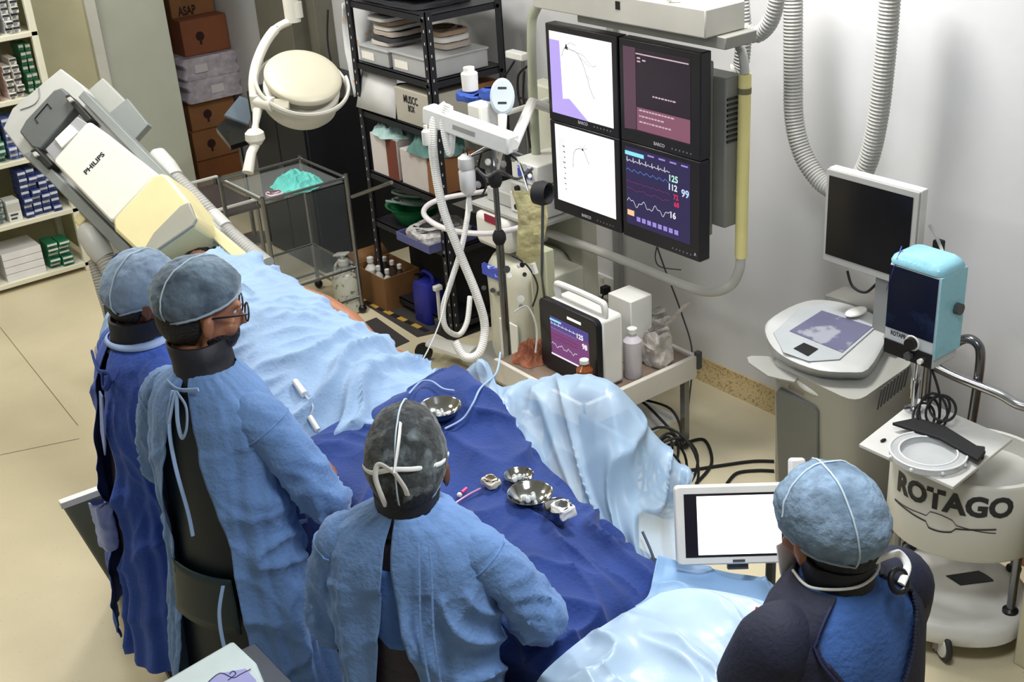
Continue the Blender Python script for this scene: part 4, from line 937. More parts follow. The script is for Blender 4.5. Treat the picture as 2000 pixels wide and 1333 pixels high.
# saline bottle
c = D(915, 375, 5.2)
t = T('saline_bottle', 'clear saline bottle clipped above the hoop rail', 'bottle', c)
obj('bottle', MB().lathe(c, ZU, [(.02, -.01), (.034, .01), (.036, .09), (.03, .1), (.036, .11), (.034, .15), (.014, .165)], 20), M('cloudy saline plastic', (214, 216, 220), .3, alpha=.8), t)
obj('drip_chamber', MB().cyl(c-ZU*.01, c-ZU*.085, .011), clearp, t); obj('hanger', MB().torus(c+ZU*.17, EX, .016, .003, 16, 6).tube([c+ZU*.15, c+V3((.12, -.12, .2))], .004, 6), black, t)
# drainage bag
c = D(1036, 445, 4.95)
t = T('yellow_fluid_bag', 'crumpled yellowish clear bag hanging beside the drip stand', 'bag', c-ZU*.17)
rings = []
for i in range(19):
    u = i/18; hw = .066*(1-.25*u)*(1 if u < .93 else .55); th = .018*math.sin(math.pi*min(1, max(0.08, u)))+.004
    ctr = c+ZU*(.155-.31*u)+CR*.012*math.sin(u*5)
    rings.append([ctr+CR*hw*math.cos(q)*(1+.12*noise.noise(V3((u*6, math.cos(q)*2, 3))))+CF*th*math.sin(q)*(1+.8*noise.noise(V3((u*9, math.cos(q)*4, 7)))) for q in [2*math.pi*k/22 for k in range(22)]])
obj('bag', MB().loft(rings), M('yellowish bag film', (196, 188, 140), .25, alpha=.85, bump=.8, bs=30, var=.25, vs=14), t)
obj('outlet', MB().tube([c-ZU*.155, c-ZU*.2+CR*.01], .012, 8), white, t); obj('strap', MB().tube([c+ZU*.15, V3((ipx+.07, ipy-.07, 1.29))], .003, 6), clearp, t)
t = T('black_lens_shade', 'black round lens shade on a thin stem in front of the displays', 'lens', D(1060, 378, 4.6))
c = D(1060, 378, 4.6); lx = vn(CR*.8-CF*.5-CU*.1)
obj('shade', MB().lathe(c, lx, [(.02, -.035), (.042, -.03), (.048, 0), (.04, .028), (.034, .024), (.03, -.01)], 28), matblk, t)
obj('stem', MB().tube([c-CU*.045, c-CU*.16+CF*.05, c-CU*.3+CF*.12, V3((3.12, 4.02, .56))], .006, 8), dgrey, t)
t = T('tall_ivory_post', 'tall ivory panel standing right of the anaesthesia machine', 'post', (3.04, 4.1, 0))
pa_ = PX(1034, 480, 3.02); pb2 = PX(1068, 560, 3.02)
obj('post', MB().bb(3.02, pb2.y, 0.02, 3.07, pa_.y, pa_.z), M('ivory green panel', (170, 172, 146), .5, var=.1), t, bevel=.006)
obj('foot', MB().bb(3.0, pb2.y-.01, 0, 3.09, pa_.y+.01, .02), dgrey, t)

# ------------------------------------------------------------------ trolley with patient monitor
tz = .45
tr = T('white_trolley', 'white enamel trolley along the wall carrying a monitor and bottles', 'trolley', (3.1, 3.7, 0))
tw = M('cream trolley enamel', (212, 208, 198), .45)
obj('top_tray', MB().bb(2.74, 3.31, tz-.03, 3.34, 3.88, tz), M('brown stained tray', (120, 104, 92), .6, var=.25), tr, bevel=.003)
obj('end_board', MB().bb(2.74, 3.285, tz-.09, 3.35, 3.308, tz+.012), tw, tr, bevel=.004)
for xa in (2.715, 3.342): obj('side_board', MB().bb(xa, 3.31, tz-.09, xa+.02, 3.88, tz+.012), tw, tr, bevel=.004)
for x in (2.76, 3.32):
    for y in (3.33, 3.8): obj('leg', MB().bb(x-.014, y-.014, .05, x+.014, y+.014, tz-.03), steel, tr); obj('castor', MB().ball((x, y, .026), .025, seg=10), black, tr)
obj('corner_pad', MB().bb(3.345, 3.275, tz-.05, 3.37, 3.3, tz+.03), dgrey, tr, bevel=.003)
obj('lower_shelf', MB().bb(2.78, 3.35, .14, 3.3, 3.78, .16), white, tr, bevel=.003)
# patient monitor
mo = T('patient_monitor', 'portable patient monitor with black frame and purple waveform screen', 'monitor', (2.95, 3.5, tz))
mx = 2.84; my0, my1, mz0, mz1 = 3.335, 3.70, .455, .775
obj('bezel', MB().prism([V3((mx, (my0+my1)/2+a, (mz0+mz1)/2+b)) for a, b in rrect(my1-my0, mz1-mz0, .03, 4)], V3((.03, 0, 0))), bez, mo, bevel=.004)
obj('white_case', MB().bb(mx+.032, my0+.01, mz0+.001, mx+.15, my1-.02, mz1-.01), white, mo, bevel=.015)
obj('carry_handle', MB().tube(catmull([(mx+.07, my1-.05, mz1-.02), (mx+.07, my1-.04, mz1+.035), (mx+.07, my1-.07, mz1+.05), (mx+.07, my0+.07, mz1+.05), (mx+.07, my0+.03, mz1+.035), (mx+.07, my0+.03, mz1-.03)], 6), .014, 10), white, mo)
px_s, py1_s, py0_s, pz0_s, pz1_s = px_, py1, py0, pz0, pz1
px_, py1, py0, pz0, pz1 = mx, my1, my0, mz0, mz1
f2 = lambda a, b, h=.0016: SP(.2+.66*a, .24+.56*b, h)
sc_ = obj('screen', poly(MB(), [f2(0, 0, .0008), f2(1, 0, .0008), f2(1, 1, .0008), f2(0, 1, .0008)]), EM('magenta screen', (120, 62, 120), .9), mo, smooth=False)
poly_ = MB(); poly(poly_, [f2(0, .75), f2(1, .75), f2(1, 1), f2(0, 1)]); obj('top_band', poly_, EM('indigo band', (80, 70, 150), .8), sc_, smooth=False)
vitals(sc_, f2, None, True)
for txt, a, b, s_ in (('125', .78, .8, .03), ('98', .9, .6, .032)): obj('number', text(MB(), txt, f2(a, b, .003), -EY, ZU, s_, None, .001), EM('white digits', (245, 245, 250), 1.), sc_, smooth=False)
m = MB(); poly(m, [f2(.0, .02, .003), f2(.8, .02, .003), f2(.8, .06, .003), f2(0, .06, .003)]); poly(m, [SP(.5, .86, .001), SP(.74, .86, .001), SP(.74, .9, .001), SP(.5, .9, .001)]); obj('label_strip', m, EM('white digits', (245, 245, 250), 1.), sc_, smooth=False)
px_, py1, py0, pz0, pz1 = px_s, py1_s, py0_s, pz0_s, pz1_s
def bottle(name, label, c, r, h, mt, capm_=white, grp=None, shoulder=.75, parts=True):
    c = V3(c); t = T(name, label, 'bottle', c, grp)
    obj('body', MB().lathe(c, ZU, [(r*.94, .001), (r, .006), (r, h*shoulder), (r*.42, h*(shoulder+.12)), (r*.42, h*(shoulder+.16))], 22), mt, t)
    obj('cap', MB().lathe(c+ZU*h*(shoulder+.16), ZU, [(r*.55, 0), (r*.55, h*.09), (r*.45, h*.1)], 18), capm_, t)
    return t
bc = P(1140, 745, tz+.002)
bottle('brown_antiseptic_bottle', 'clear bottle of brown antiseptic with white pump before the monitor screen', (2.79, 3.36, tz), .034, .17, M('brown antiseptic', (120, 62, 24), .2), white)
bottle('white_bottle', 'white squat bottle beside the right edge of the patient monitor', (2.86, 3.31+.03, tz) if 0 else (2.98-.06, 3.312+.0, tz) if 0 else (3.05, 3.36, tz), .038, .22, M('lilac white plastic', (206, 200, 208), .35), white)
tag(obj('white_supply_box', MB().bb(3.1, 3.42, tz+.001, 3.22, 3.56, tz+.30), white, bevel=.004), 'tall white box with black lines behind the patient monitor', 'box')
for k, (x, y, w_, h_) in enumerate(((3.2, 3.36, .1, .17), (3.27, 3.44, .09, .2))):
    tag(obj('clear_packet_bag', soft(MB(), x-w_/2, y-.04, tz+.001, x+w_/2, y+.05, tz+h_, .022, k+3, 6, 12), M('clear crinkled film', (206, 200, 194), .2, alpha=.7, bump=.8, bs=26, var=.3, vs=30, wr=.8, ws=14)), ['crumpled clear bag of packets at the near right end of the trolley', 'taller crumpled clear bag leaning to the wall on the trolley'][k], 'bag')
tag(obj('syringe_wrapper', MB().box(V3((3.28, 3.33, tz+.22)), (.03, .004, .12), (vn(V3((.8, -.5, .3))), vn(V3((.5, .8, 0))), vn(V3((.4, -.5, .8))))), M('clear crinkled film', (206, 200, 194)), bevel=.001), 'pale syringe wrapper sticking out of the clear bags', 'wrapper')
heap('brown_towel', 'rust brown folded towel at the far end of the trolley', 2.85, 3.785, tz+.001, .09, .085, .06, 21, M('rust brown towel', (150, 92, 68), .85, bump=.5))
tag(obj('tissue_carton', MB().bb(3.0, 3.72, tz+.001, 3.14, 3.86, tz+.09), M('taupe printed carton', (150, 130, 118), .7, var=.2, vs=20), bevel=.004), 'taupe carton on the trolley between the towel and the monitor', 'box')
# cable tangle below trolley
m = MB(); random.seed(9); cc = V3((2.9, 3.12, 0))
for k in range(11):
    r = random.uniform(.07, .15); a0_ = random.random()*6; tl = random.uniform(.2, .9); c = cc+V3((random.uniform(-.06, .1), random.uniform(-.06, .06), .16+random.uniform(-.08, .08)))
    nx_ = vn(V3((random.uniform(-.6, .6)-.4, random.uniform(-.6, .6)-.3, 1)*1) if 0 else V3((random.uniform(-1, .2), random.uniform(-1, .3), random.uniform(.1, .8))))
    m.torus(c, nx_, r, .006, 26, 6, e=(1, random.uniform(.5, .9)))
for a in (((1230, 775), (1260, 790), (1300, 830), (1335, 870)), ((1250, 780), (1310, 800), (1330, 850), (1300, 880))): m.tube(catmull([P(*q, .25) for q in a], 6), .006, 6)
tag(obj('black_cable_tangle', m, matblk), 'tangle of black cables hanging under the white trolley', 'cables')
m = MB()
for l in (((1330, 870), (1375, 860), (1390, 905), (1360, 945)), ((1345, 920), (1410, 910), (1470, 902), (1512, 902)), ((1420, 945), (1440, 925), (1480, 920), (1512, 921))): m.tube(catmull([P(*q, .008) for q in l], 8), .007, 8)
tag(obj('floor_cable', m, matblk), 'black cables snaking across the pale floor to the white console', 'cable')
# ------------------------------------------------------------------ white imaging console
mc = T('imaging_console', 'white wheeled imaging console with grey door and sloped control top', 'console', (3.4, 2.6, 0))
conw = M('console light grey', (160, 160, 154), .45, var=.03); cong = M('console door grey', (104, 108, 108), .5, var=.04)
zt = .74
q0 = [V3((3.36, 2.88, .03)), V3((3.36, 2.44, .03)), V3((3.82, 2.42, .03)), V3((3.82, 2.86, .03))]
q1 = [P(1503, 708, zt), P(1672, 788, zt), P(1790, 705, zt), P(1622, 642, zt)]
def rq(q, r=.16):      # rounded quad ring
    out = []; n = len(q)
    for i in range(n):
        a, b, c = q[i-1], q[i], q[(i+1) % n]
        p0 = b.lerp(a, r); p2 = b.lerp(c, r)
        for k in range(5):
            t_ = k/4; out.append(p0*(1-t_)**2+b*2*t_*(1-t_)+p2*t_**2)
    return out
rings = [rq([a.lerp(b, s) for a, b in zip(q0, q1)]) for s in (0, .25, .5, .75, 1)]
obj('body', MB().loft(rings), conw, mc, ang=40)
fa, fb, fc = q0[0], q0[1], q1[0]; fn_ = vn((q0[1]-q0[0]).cross(q1[0]-q0[0]))
if fn_.dot(CC-fa) < 0: fn_ = -fn_
obj('front_door', MB().prism([PL(x, y, fa+fn_*.02, fn_) for x, y in ((1514, 768), (1519, 762), (1590, 796), (1597, 806), (1596, 990), (1520, 950))], -fn_*.03), cong, mc, bevel=.005)
obj('printed_name', text(MB(), 'Boston', PL(1555, 764, fa+fn_*.014, fn_), vn(PL(1590, 785, fa, fn_)-PL(1530, 755, fa, fn_)), ZU, .022, .07, .0004), M('faint red grey print', (120, 100, 96), .6), mc, smooth=False)
hp = [P(1560, 735, .72), P(1568, 752, .70), P(1600, 768, .69), P(1640, 772, .70), P(1652, 758, .72)]
obj('front_handle', MB().tube(catmull(hp, 6), .014, 10), white, mc)
sn = vn((q0[2]-q0[1]).cross(q1[1]-q0[1]))
if sn.dot(CC-q0[1]) < 0: sn = -sn
m = MB()
for k in range(9):
    x = 1722+k*6.5; m.prism([PL(x+dx, y-k*5.5, q0[1].lerp(q1[1], .5)+sn*.002, sn) for dx, y in ((0, 762), (3, 760), (-6, 800), (-9, 802))], -sn*.003)
obj('vent_slots', m, dgrey, mc, smooth=False)
top = [(1495, 650), (1500, 628), (1540, 602), (1585, 588), (1640, 592), (1700, 612), (1738, 640), (1725, 675), (1695, 722), (1660, 728), (1600, 724), (1545, 705), (1510, 680)]
ring0 = catmull([P(x, y+16, zt-.01) for x, y in top], 3, True); ring1 = catmull([P(x, y, zt+.06) for x, y in top], 3, True)
cen = sum(ring1, V3((0, 0, 0)))/len(ring1)
obj('console_top', MB().loft([ring0, [a.lerp(b, .5) for a, b in zip(ring0, ring1)], ring1, [cen.lerp(p, .93)+ZU*.012 for p in ring1]]), M('console pale shell', (184, 186, 186), .4), mc, ang=50)
lip = [cen.lerp(p, .86)+ZU*.0125 for p in ring1]
zz = zt+.074
obj('control_face', MB().prism([P(x, y, zz) for x, y in ((1510, 652), (1560, 605), (1605, 596), (1712, 640), (1640, 704), (1580, 708), (1530, 690))], ZU*.004), M('control face silver', (168, 174, 178), .35), mc, bevel=.002)
scp = obj('touch_screen', MB().prism([P(x, y, zz+.0045) for x, y in ((1542, 648), (1605, 608), (1704, 640), (1645, 690))], ZU*.002), M('lilac touch screen', (96, 96, 124), .25, c2=(150, 152, 164), c2t=.52, c2s=9), mc)
obj('track_pad', MB().prism([P(x, y, zz+.0045) for x, y in ((1550, 682), (1570, 671), (1598, 683), (1578, 697))], ZU*.002), black, mc)
fl = [(1459, 702), (1468, 699), (1500, 700), (1577, 716), (1552, 750), (1500, 738), (1462, 712)]
obj('side_flap', MB().prism([P(x, y, zt-.02) for x, y in fl], ZU*.008), M('flap grey', (150, 150, 146), .5), mc, bevel=.002)
rt_ = [P(x, y, zt+.05) for x, y in ((1610, 590), (1650, 572), (1735, 600), (1745, 640), (1700, 618), (1640, 598))]
obj('rear_tray', MB().prism(rt_, ZU*.03), M('rear tray grey', (120, 118, 114), .5), mc, bevel=.004)  # rear tray in a darker grey than the console shell
tag(obj('white_mouse', MB().ball(P(1672, 610, zt+.093)+ZU*.0, (.055, .03, .012), seg=14), white), 'white rounded mouse resting behind the console touch screen', 'mouse')
for x, y in ((3.42, 2.5), (3.42, 2.82), (3.76, 2.5), (3.76, 2.8)): obj('castor', MB().cyl((x-.01, y, .02), (x+.01, y, .02), .02), black, mc)
# dark monitor on console
dm = T('flat_monitor', 'switched off grey framed monitor standing above the imaging console', 'monitor', (3.5, 2.53, .8))
mxx = 3.45; cA = PX(1615, 330, mxx); cB = PX(1605, 508, mxx); cCx = PX(1795, 390, mxx); cDx = PX(1785, 575, mxx)
yA, yB = cA.y, cCx.y; zT, zB = cA.z, cB.z
obj('frame', MB().bb(mxx, yB, zB, mxx+.012, yA, zT), M('silver grey frame', (160, 160, 158), .4), dm, bevel=.003)
obj('rear_shell', MB().bb(mxx+.012, yB-.001, zB, mxx+.05, yA, zT+.004), M('pale rear shell', (206, 206, 206), .4), dm, bevel=.004)
obj('screen', MB().bb(mxx-.002, yB+.022, zB+.03, mxx, yA-.014, zT-.022), M('dark glass', (10, 11, 18), .12), dm)
obj('stand', MB().bb(mxx+.02, (yA+yB)/2-.1, .80, mxx+.05, (yA+yB)/2-.03, zB+.05).bb(mxx-.01, (yA+yB)/2-.14, .79, mxx+.08, (yA+yB)/2+.02, .81), mgrey, dm, bevel=.004)
obj('cable', MB().tube(catmull([PX(1655, 530, mxx+.03), PX(1665, 560, mxx+.02), PX(1690, 572, mxx+.02), PX(1712, 555, mxx+.03)], 7), .005, 8), matblk, dm)
t = T('cable_bracket', 'small black clamp and cables behind the right edge of the dark monitor', 'clamp', PX(1835, 480, 3.5))
c = PX(1833, 485, 3.52); obj('clamp', MB().box(c, (.03, .035, .06)), matblk, t, bevel=.006)
obj('cord', MB().tube(catmull([PX(1815, 440, 3.5), PX(1828, 462, 3.5), PX(1840, 490, 3.5), PX(1846, 520, 3.4)], 6), .006, 6), lgrey, t)
obj('post', MB().cyl(c-ZU*.03, V3((c.x, c.y, 0)), .012, seg=10).lathe((c.x, c.y, 0), ZU, [(.08, 0), (.08, .01), (.02, .02)], 16), steel, t)

# ------------------------------------------------------------------ drum cart with ring tray
dc = V3((3.19, 1.885, 0)); dr_ = .225
ct = T('drum_cart', 'white drum shaped equipment cart with black lettering, square tray and moulded base', 'cart', dc)
drm = M('cart drum ivory', (206, 206, 200), .35, var=.02)
zb_, zt_ = .37, .66
R_ = [(dr_*.93, zb_), (dr_, zb_+.02), (dr_, zt_-.01), (dr_*.97, zt_), (dr_*.9, zt_), (dr_*.9, zt_-.06)]
ell = []
dv = vn(V3((dc.x, dc.y, 0))); dl = V3((-dv.y, dv.x, 0))
for r, z in R_: ell.append([V3((dc.x, dc.y, 0))+dv*r*.9*math.cos(q)+dl*r*1.12*math.sin(q)+ZU*z for q in [2*math.pi*k/64 for k in range(64)]])
obj('drum', MB().loft(ell), drm, ct, ang=50)
def ond(ang, z, h=.0015):  # point on the drum face, ang 0 towards camera, + to the right
    r = dr_+h; return V3((dc.x, dc.y, 0))-dv*r*.9*math.cos(ang)-dl*r*1.12*math.sin(ang)+ZU*z
vs, fs = glyphs('ROTAGO', .1, .36, .0045)
m = MB(); m.add([ond(v.x/dr_/1.0-.22, zt_-.07+v.y) for v in vs], fs)
inkm = M('cart lettering black', (34, 36, 42), .5)
obj('lettering', m, inkm, ct, smooth=False)
m = MB()
for off, ww in ((0, .006), (.018, .0035)):
    pts = [ond(-1.05+1.45*k/30, zt_-.155+.028*math.cos(k/30*6.28)*(-1 if off else 1)*(1 if .4 < k/30 < .65 else .25)+off*(1-k/30)) for k in range(31)]
    L_, R__ = [], []
    for k, p in enumerate(pts): L_.append(p-ZU*ww/2); R__.append(p+ZU*ww/2)
    m.add(L_+R__, [(k, k+1, 31+k+1, 31+k) for k in range(30)])
obj('catheter_line_logo', m, inkm, ct, smooth=False)
obj('side_label', MB().add([ond(.86+a, zt_-.08+b, .002) for a, b in ((0, 0), (.22, 0), (.22, .008), (0, .008))]+[ond(.88+a, zt_-.1+b, .002) for a, b in ((0, 0), (.17, 0), (.17, .004), (0, .004))], [(0, 1, 2, 3), (4, 5, 6, 7)]), inkm, ct, smooth=False)
tzz = .75
tray = [P(1678, 868, tzz), P(1862, 952, tzz), P(1978, 858, tzz), P(1792, 778, tzz)]
obj('top_tray', MB().prism([p-ZU*.012 for p in tray], ZU*.012), M('tray plate pale', (206, 206, 204), .35), ct, bevel=.002)
obj('tray_support', MB().bb(3.08, 1.86, zt_-.05, 3.2, 1.98, tzz-.013), mgrey, ct)
m = MB()
rc = P(1812, 893, tzz)
m.lathe(rc+ZU*.001, ZU, [(.115, 0), (.118, .004), (.118, .016), (.113, .02), (.09, .02), (.088, .014), (.085, .003)], 48)
obj('acrylic_ring', m, M('milky acrylic ring', (206, 210, 212), .15, alpha=.65), ct)
obj('ring_rim', MB().torus(rc+ZU*.022, ZU, .116, .0035, 48, 6).torus(rc+ZU*.022, ZU, .088, .003, 48, 6), M('pale rim plastic', (228, 230, 232), .15), ct)  # rim and studs share one paler plain tone
m = MB()
for k in range(8): a = k*.785+.2; m.ball(rc+V3((math.cos(a)*.118, math.sin(a)*.118, .012)), .007, seg=8)
obj('ring_studs', m, M('pale rim plastic', (228, 230, 232)), ct)
obj('cable_clip', MB().ball(P(1725, 863, tzz)+ZU*.004, (.014, .007, .004), seg=8).ball(P(1868, 918, tzz)+ZU*.004, (.012, .006, .004), seg=8), black, ct)
for q in ((3.19+.0, 1.68), (3.02, 2.02), (3.4, 1.8), (3.25, 2.12)):
    obj('leg', MB().cyl((q[0], q[1], .15), (q[0], q[1], zb_+.02), .014, seg=12), M('dark chrome', (120, 122, 128)), ct)
    obj('leg_foot', MB().lathe((q[0], q[1], .14), ZU, [(.026, 0), (.026, .012), (.016, .02)], 14), black, ct)
bs_ = []
bc_ = V3((3.15, 1.905, 0))
for s, z in ((.9, .06), (1.0, .08), (1.0, .13), (.94, .145), (.72, .14), (.66, .125)):
    bs_.append([bc_+dv*(.235*s*math.copysign(abs(math.cos(q))**.8, math.cos(q)))+dl*(.27*s*math.copysign(abs(math.sin(q))**.8, math.sin(q)))+ZU*z for q in [2*math.pi*k/48 for k in range(48)]])
obj('moulded_base', MB().loft(bs_), M('moulded base white', (212, 212, 208), .3), ct, ang=50)
obj('base_recess', MB().prism([bc_+dv*.08+dl*.0+ZU*.1265, bc_+dv*.15-dl*.12+ZU*.1265, bc_+dv*.1-dl*.16+ZU*.1265, bc_+dv*.04-dl*.05+ZU*.1265], ZU*.002), black, ct)
for a, b in ((-.14, .0), (-.02, .22), (.12, -.16), (.1, .18)):
    p = bc_+dv*a*1.2+dl*b
    obj('castor', MB().cyl(p+dl*.014+ZU*.04, p-dl*.014+ZU*.04, .032).torus(p+ZU*.04, dl, .034, .0065, 20, 6), M('castor grey', (150, 150, 150), .4), ct)
cp = V3((2.98, 1.78, 0))
obj('front_castor', MB().torus(cp+ZU*.056, vn(V3((-.8, .5, 0))), .045, .011, 28, 8), M('castor tyre', (40, 40, 42), .6), ct)
obj('front_castor_disc', MB().lathe(cp+ZU*.056, vn(V3((-.8, .5, 0))), [(.038, -.014), (.04, -.01), (.04, .01), (.038, .014)], 24), white, ct)
obj('castor_fork', MB().box(cp+V3((.02, .01, .09)), (.05, .05, .06)), white, ct, bevel=.01)
# coil of cable and black belt on tray
m = MB(); cc = P(1820, 830, tzz)+ZU*.03
for k in range(5): m.torus(cc+V3((.01*k-.02, -.01*k+.02, .008*k)), vn(V3((-.5+.3*math.sin(k*2), -.4+.4*math.cos(k*3), .6))), .05+.008*(k % 3), .0045, 26, 6, e=(1, .7))
m.tube(catmull([PX(1815, 712, 3.14), PX(1828, 745, 3.14), PX(1836, 780, 3.14), P(1835, 815, tzz+.04)], 7), .0045, 6)
tag(obj('cable_coil', m, matblk), 'coiled black cable lying at the back of the drum cart tray', 'cable')
t = T('black_strap_tool', 'black strap shaped clamp lying across the drum cart tray', 'clamp', P(1850, 860, tzz))
obj('strap', MB().prism([P(x, y, tzz+.021) for x, y in ((1742, 832), (1790, 822), (1845, 838), (1925, 888), (1910, 905), (1835, 862), (1790, 848))], ZU*.012).bb(*(list(P(1790, 838, tzz+.001))[:2]+[tzz+.0005]), *(list(P(1802, 840, tzz))[:2]+[tzz+.021])), matblk, t, bevel=.003)
obj('buckle', MB().box(P(1912, 893, tzz)+ZU*.016, (.035, .03, .03), (dv, dl, ZU)), black, t, bevel=.004)
# console box on pole
rb = T('rotor_console', 'upright blue wrapped control box with dark window and knobs on a chrome pole', 'control box', (3.17, 2.08, tzz))
RXX = 3.11
a = PX(1738, 512, RXX); b = PX(1838, 548, RXX); lo = PX(1730, 690, RXX)
by0, by1 = b.y, a.y; bz1 = a.z; bz0 = lo.z-.0
obj('box_body', MB().bb(RXX, by0, bz0, RXX+.13, by1, bz1), M('box pale grey', (186, 192, 196), .4), rb, bevel=.008)
hgt = bz1-bz0
obj('dark_window', MB().bb(RXX-.003, by0+.006, bz0+hgt*.3, RXX, by1-.004, bz1-.008), M('dark blue window', (14, 20, 42), .15, c2=(28, 40, 70), c2t=.55, c2s=6), rb)
obj('name_plate', text(MB(), 'ROTAPRO', V3((RXX-.0015, (by0+by1)/2+.035, bz0+hgt*.25)), -EY, ZU, .022, .07, .0006), inkm, rb, smooth=False)
obj('knob_panel', MB().bb(RXX-.004, by0+.004, bz0+.004, RXX, by1-.004, bz0+hgt*.17), black, rb, bevel=.001)
obj('knob', MB().cyl((RXX-.02, (by0+by1)/2-.015, bz0+hgt*.22), (RXX, (by0+by1)/2-.015, bz0+hgt*.22), .02), black, rb)
obj('knob_ring', MB().torus((RXX-.002, (by0+by1)/2-.015, bz0+hgt*.22), EX, .024, .004, 24, 6), white, rb)
obj('knob', MB().cyl((RXX-.018, (by0+by1)/2-.01, bz0+.025), (RXX-.004, (by0+by1)/2-.01, bz0+.025), .014), dgrey, rb)
obj('knob', MB().cyl((RXX-.016, by0+.04, bz0+.022), (RXX-.004, by0+.04, bz0+.022), .009), white, rb)
blf = M('turquoise wrap film', (140, 196, 214), .25, bump=.5, bs=20)
rg = []
for s, dz in ((1.04, 0), (1.05, .008), (.98, .022), (.8, .034)):
    rg.append([V3((RXX+.065+a_*s, (by0+by1)/2+b_*s, bz1+dz)) for a_, b_ in rrect(.135, by1-by0+.004, .03, 5)])
obj('turquoise_top', MB().loft(rg), blf, rb)
obj('side_wrap', MB().bb(RXX-.004, by0-.006, bz0+hgt*.12, RXX+.134, by0-.001, bz1), blf, rb, bevel=.002)
obj('film_peak', MB().add([V3((RXX-.002, by1+.002, bz1-.1)), V3((RXX-.002, by1-.03, bz1+.02)), V3((RXX+.03, by1-.02, bz1+.05)), V3((RXX+.05, by1+.004, bz1))], [(0, 1, 2, 3)]), M('violet blue film', (84, 96, 180), .3), rb, solid=.003)
pk = V3((3.17, (by0+by1)/2, 0))
obj('pole', MB().cyl((pk.x, pk.y, tzz+.001), (pk.x, pk.y, bz0), .011).cyl((pk.x, pk.y, tzz+.05), (pk.x, pk.y, tzz+.12), .017).lathe((pk.x, pk.y, tzz+.001), ZU, [(.03, 0), (.03, .008), (.012, .014)], 16), chrome, rb)
k0 = PX(1848, 596, 3.2); obj('clamp_knob', MB().cyl(k0, k0-EY*.045, .008).cyl(k0-EY*.03, k0-EY*.055, .02, seg=8), dgrey, rb)
# chrome rails behind
rl = T('chrome_rail_frame', 'bent chrome tube frame behind the drum cart against the wall', 'frame', (3.58, 2.0, 0))
RX = 3.58
pts = catmull([PX(1815, 705, RX), PX(1850, 682, RX), PX(1885, 663, RX), PX(1908, 672, RX), PX(1915, 700, RX), PX(1905, 780, RX), PX(1890, 870, RX)], 7)
pts.append(V3((pts[-1].x, pts[-1].y, 0.0)))
obj('upright_tube', MB().tube(pts, .017, 12), M('dark chrome', (120, 122, 128)), rl)
pts = catmull([PX(1815, 712, RX-.03), PX(1870, 738, RX-.03), PX(1950, 770, RX-.03), PX(1990, 792, RX-.03), PX(2040, 802, RX-.03)], 7)
obj('cross_tube', MB().tube(pts, .017, 12), chrome, rl)
obj('bracket', MB().cyl(V3((pts[0].x, pts[0].y, pts[0].z)), V3((RX, pts[0].y, 0)), .012), M('dark chrome', (120, 122, 128)), rl)
b1 = PX(1990, 792, RX-.03); obj('end_post', MB().cyl((RX-.0, 1.75, 0), (RX-.03, 1.75, .78), .012), M('brown post', (84, 62, 48), .6), rl)
tag(obj('brown_bin', MB().bb(3.62, 1.55, 0, 3.85, 1.9, .62), M('brown cardboard', (142, 98, 62)), bevel=.006), 'brown cardboard box behind the chrome rail at the right edge', 'box')
# cream cabinet at right bottom
cabt = T('cream_cabinet', 'weathered cream cabinet corner at the lower right edge', 'cabinet', (3.5, 1.3, 0))
cbm = M('weathered cream paint', (196, 190, 162), .6, var=.12, c2=(60, 54, 44), c2t=.7, c2s=14)
cx0 = P(1962, 1300, 0)
obj('carcass', MB().bb(3.13, 1.1, 0, 3.58, 1.615, .90), cbm, cabt, bevel=.005)
obj('door', MB().bb(3.115, 1.16, .06, 3.13, 1.54, .84), M('dark door slot', (52, 48, 40), .6), cabt, bevel=.004)

# ------------------------------------------------------------------ tray monitor by fourth person
tm = T('tablet_display', 'white framed display glowing blank white beside the person in the navy vest', 'monitor', (2.0, 1.8, 0))
dd = 3.02
c00, c10, c11, c01 = D(1322, 1107, dd), D(1562, 1100, dd), D(1562, 944, dd), D(1316, 952, dd)
tu = vn(c10-c00); tv = vn(c01-c00); tn = vn(tu.cross(tv))
if tn.dot(CC-c00) < 0: tn = -tn
W_, H_ = (c10-c00).length, (c01-c00).length; tc = (c00+c10+c11+c01)/4
obj('frame', MB().prism([tc+tu*a+tv*b for a, b in rrect(W_, H_, .012, 4)], -tn*.035), M('display frame white', (226, 222, 214), .4), tm, bevel=.004)
obj('inner_bezel', MB().box(tc+tn*.0008, (W_*.86, H_*.80, .001), (tu, tv, tn)), M('display inner black', (28, 24, 34), .3), tm, smooth=False)
obj('lit_screen', MB().box(tc+tn*.0022+tu*.004, (W_*.68, H_*.74, .001), (tu, tv, tn)), EM('blank white screen', (255, 252, 255), 2.2), tm, smooth=False)
obj('maker_label', MB().box(tc+tn*.001-tv*H_*.455, (.03, .006, .001), (tu, tv, tn)), dgrey, tm)
pb_ = tc-tv*(H_/2+.0)-tn*.03
obj('mount', MB().box(tc-tv*(H_/2)-tn*.022, (.05, .03, .02), (tu, tv, tn)).tube([tc-tv*(H_/2)-tn*.03, V3((2.12, 1.80, .9)), V3((2.12, 1.80, .06))], .014, 10), dgrey, tm)
obj('stand_legs', MB().tube([(1.95, 1.95, .03), (2.3, 1.62, .03)], .018, 8).tube([(1.98, 1.62, .03), (2.28, 1.98, .03)], .018, 8).cyl((2.12, 1.80, .0), (2.12, 1.80, .07), .03), dgrey, tm)
hcx = D(1556, 925, 3.0)
obj('handset', MB().box(hcx, (.042, .075, .02), (CR, CU, CF)), white, tm, bevel=.008); obj('handset_button', MB().ball(hcx-CF*.012+CU*.015+CR*.01, .004, seg=8), black, tm)
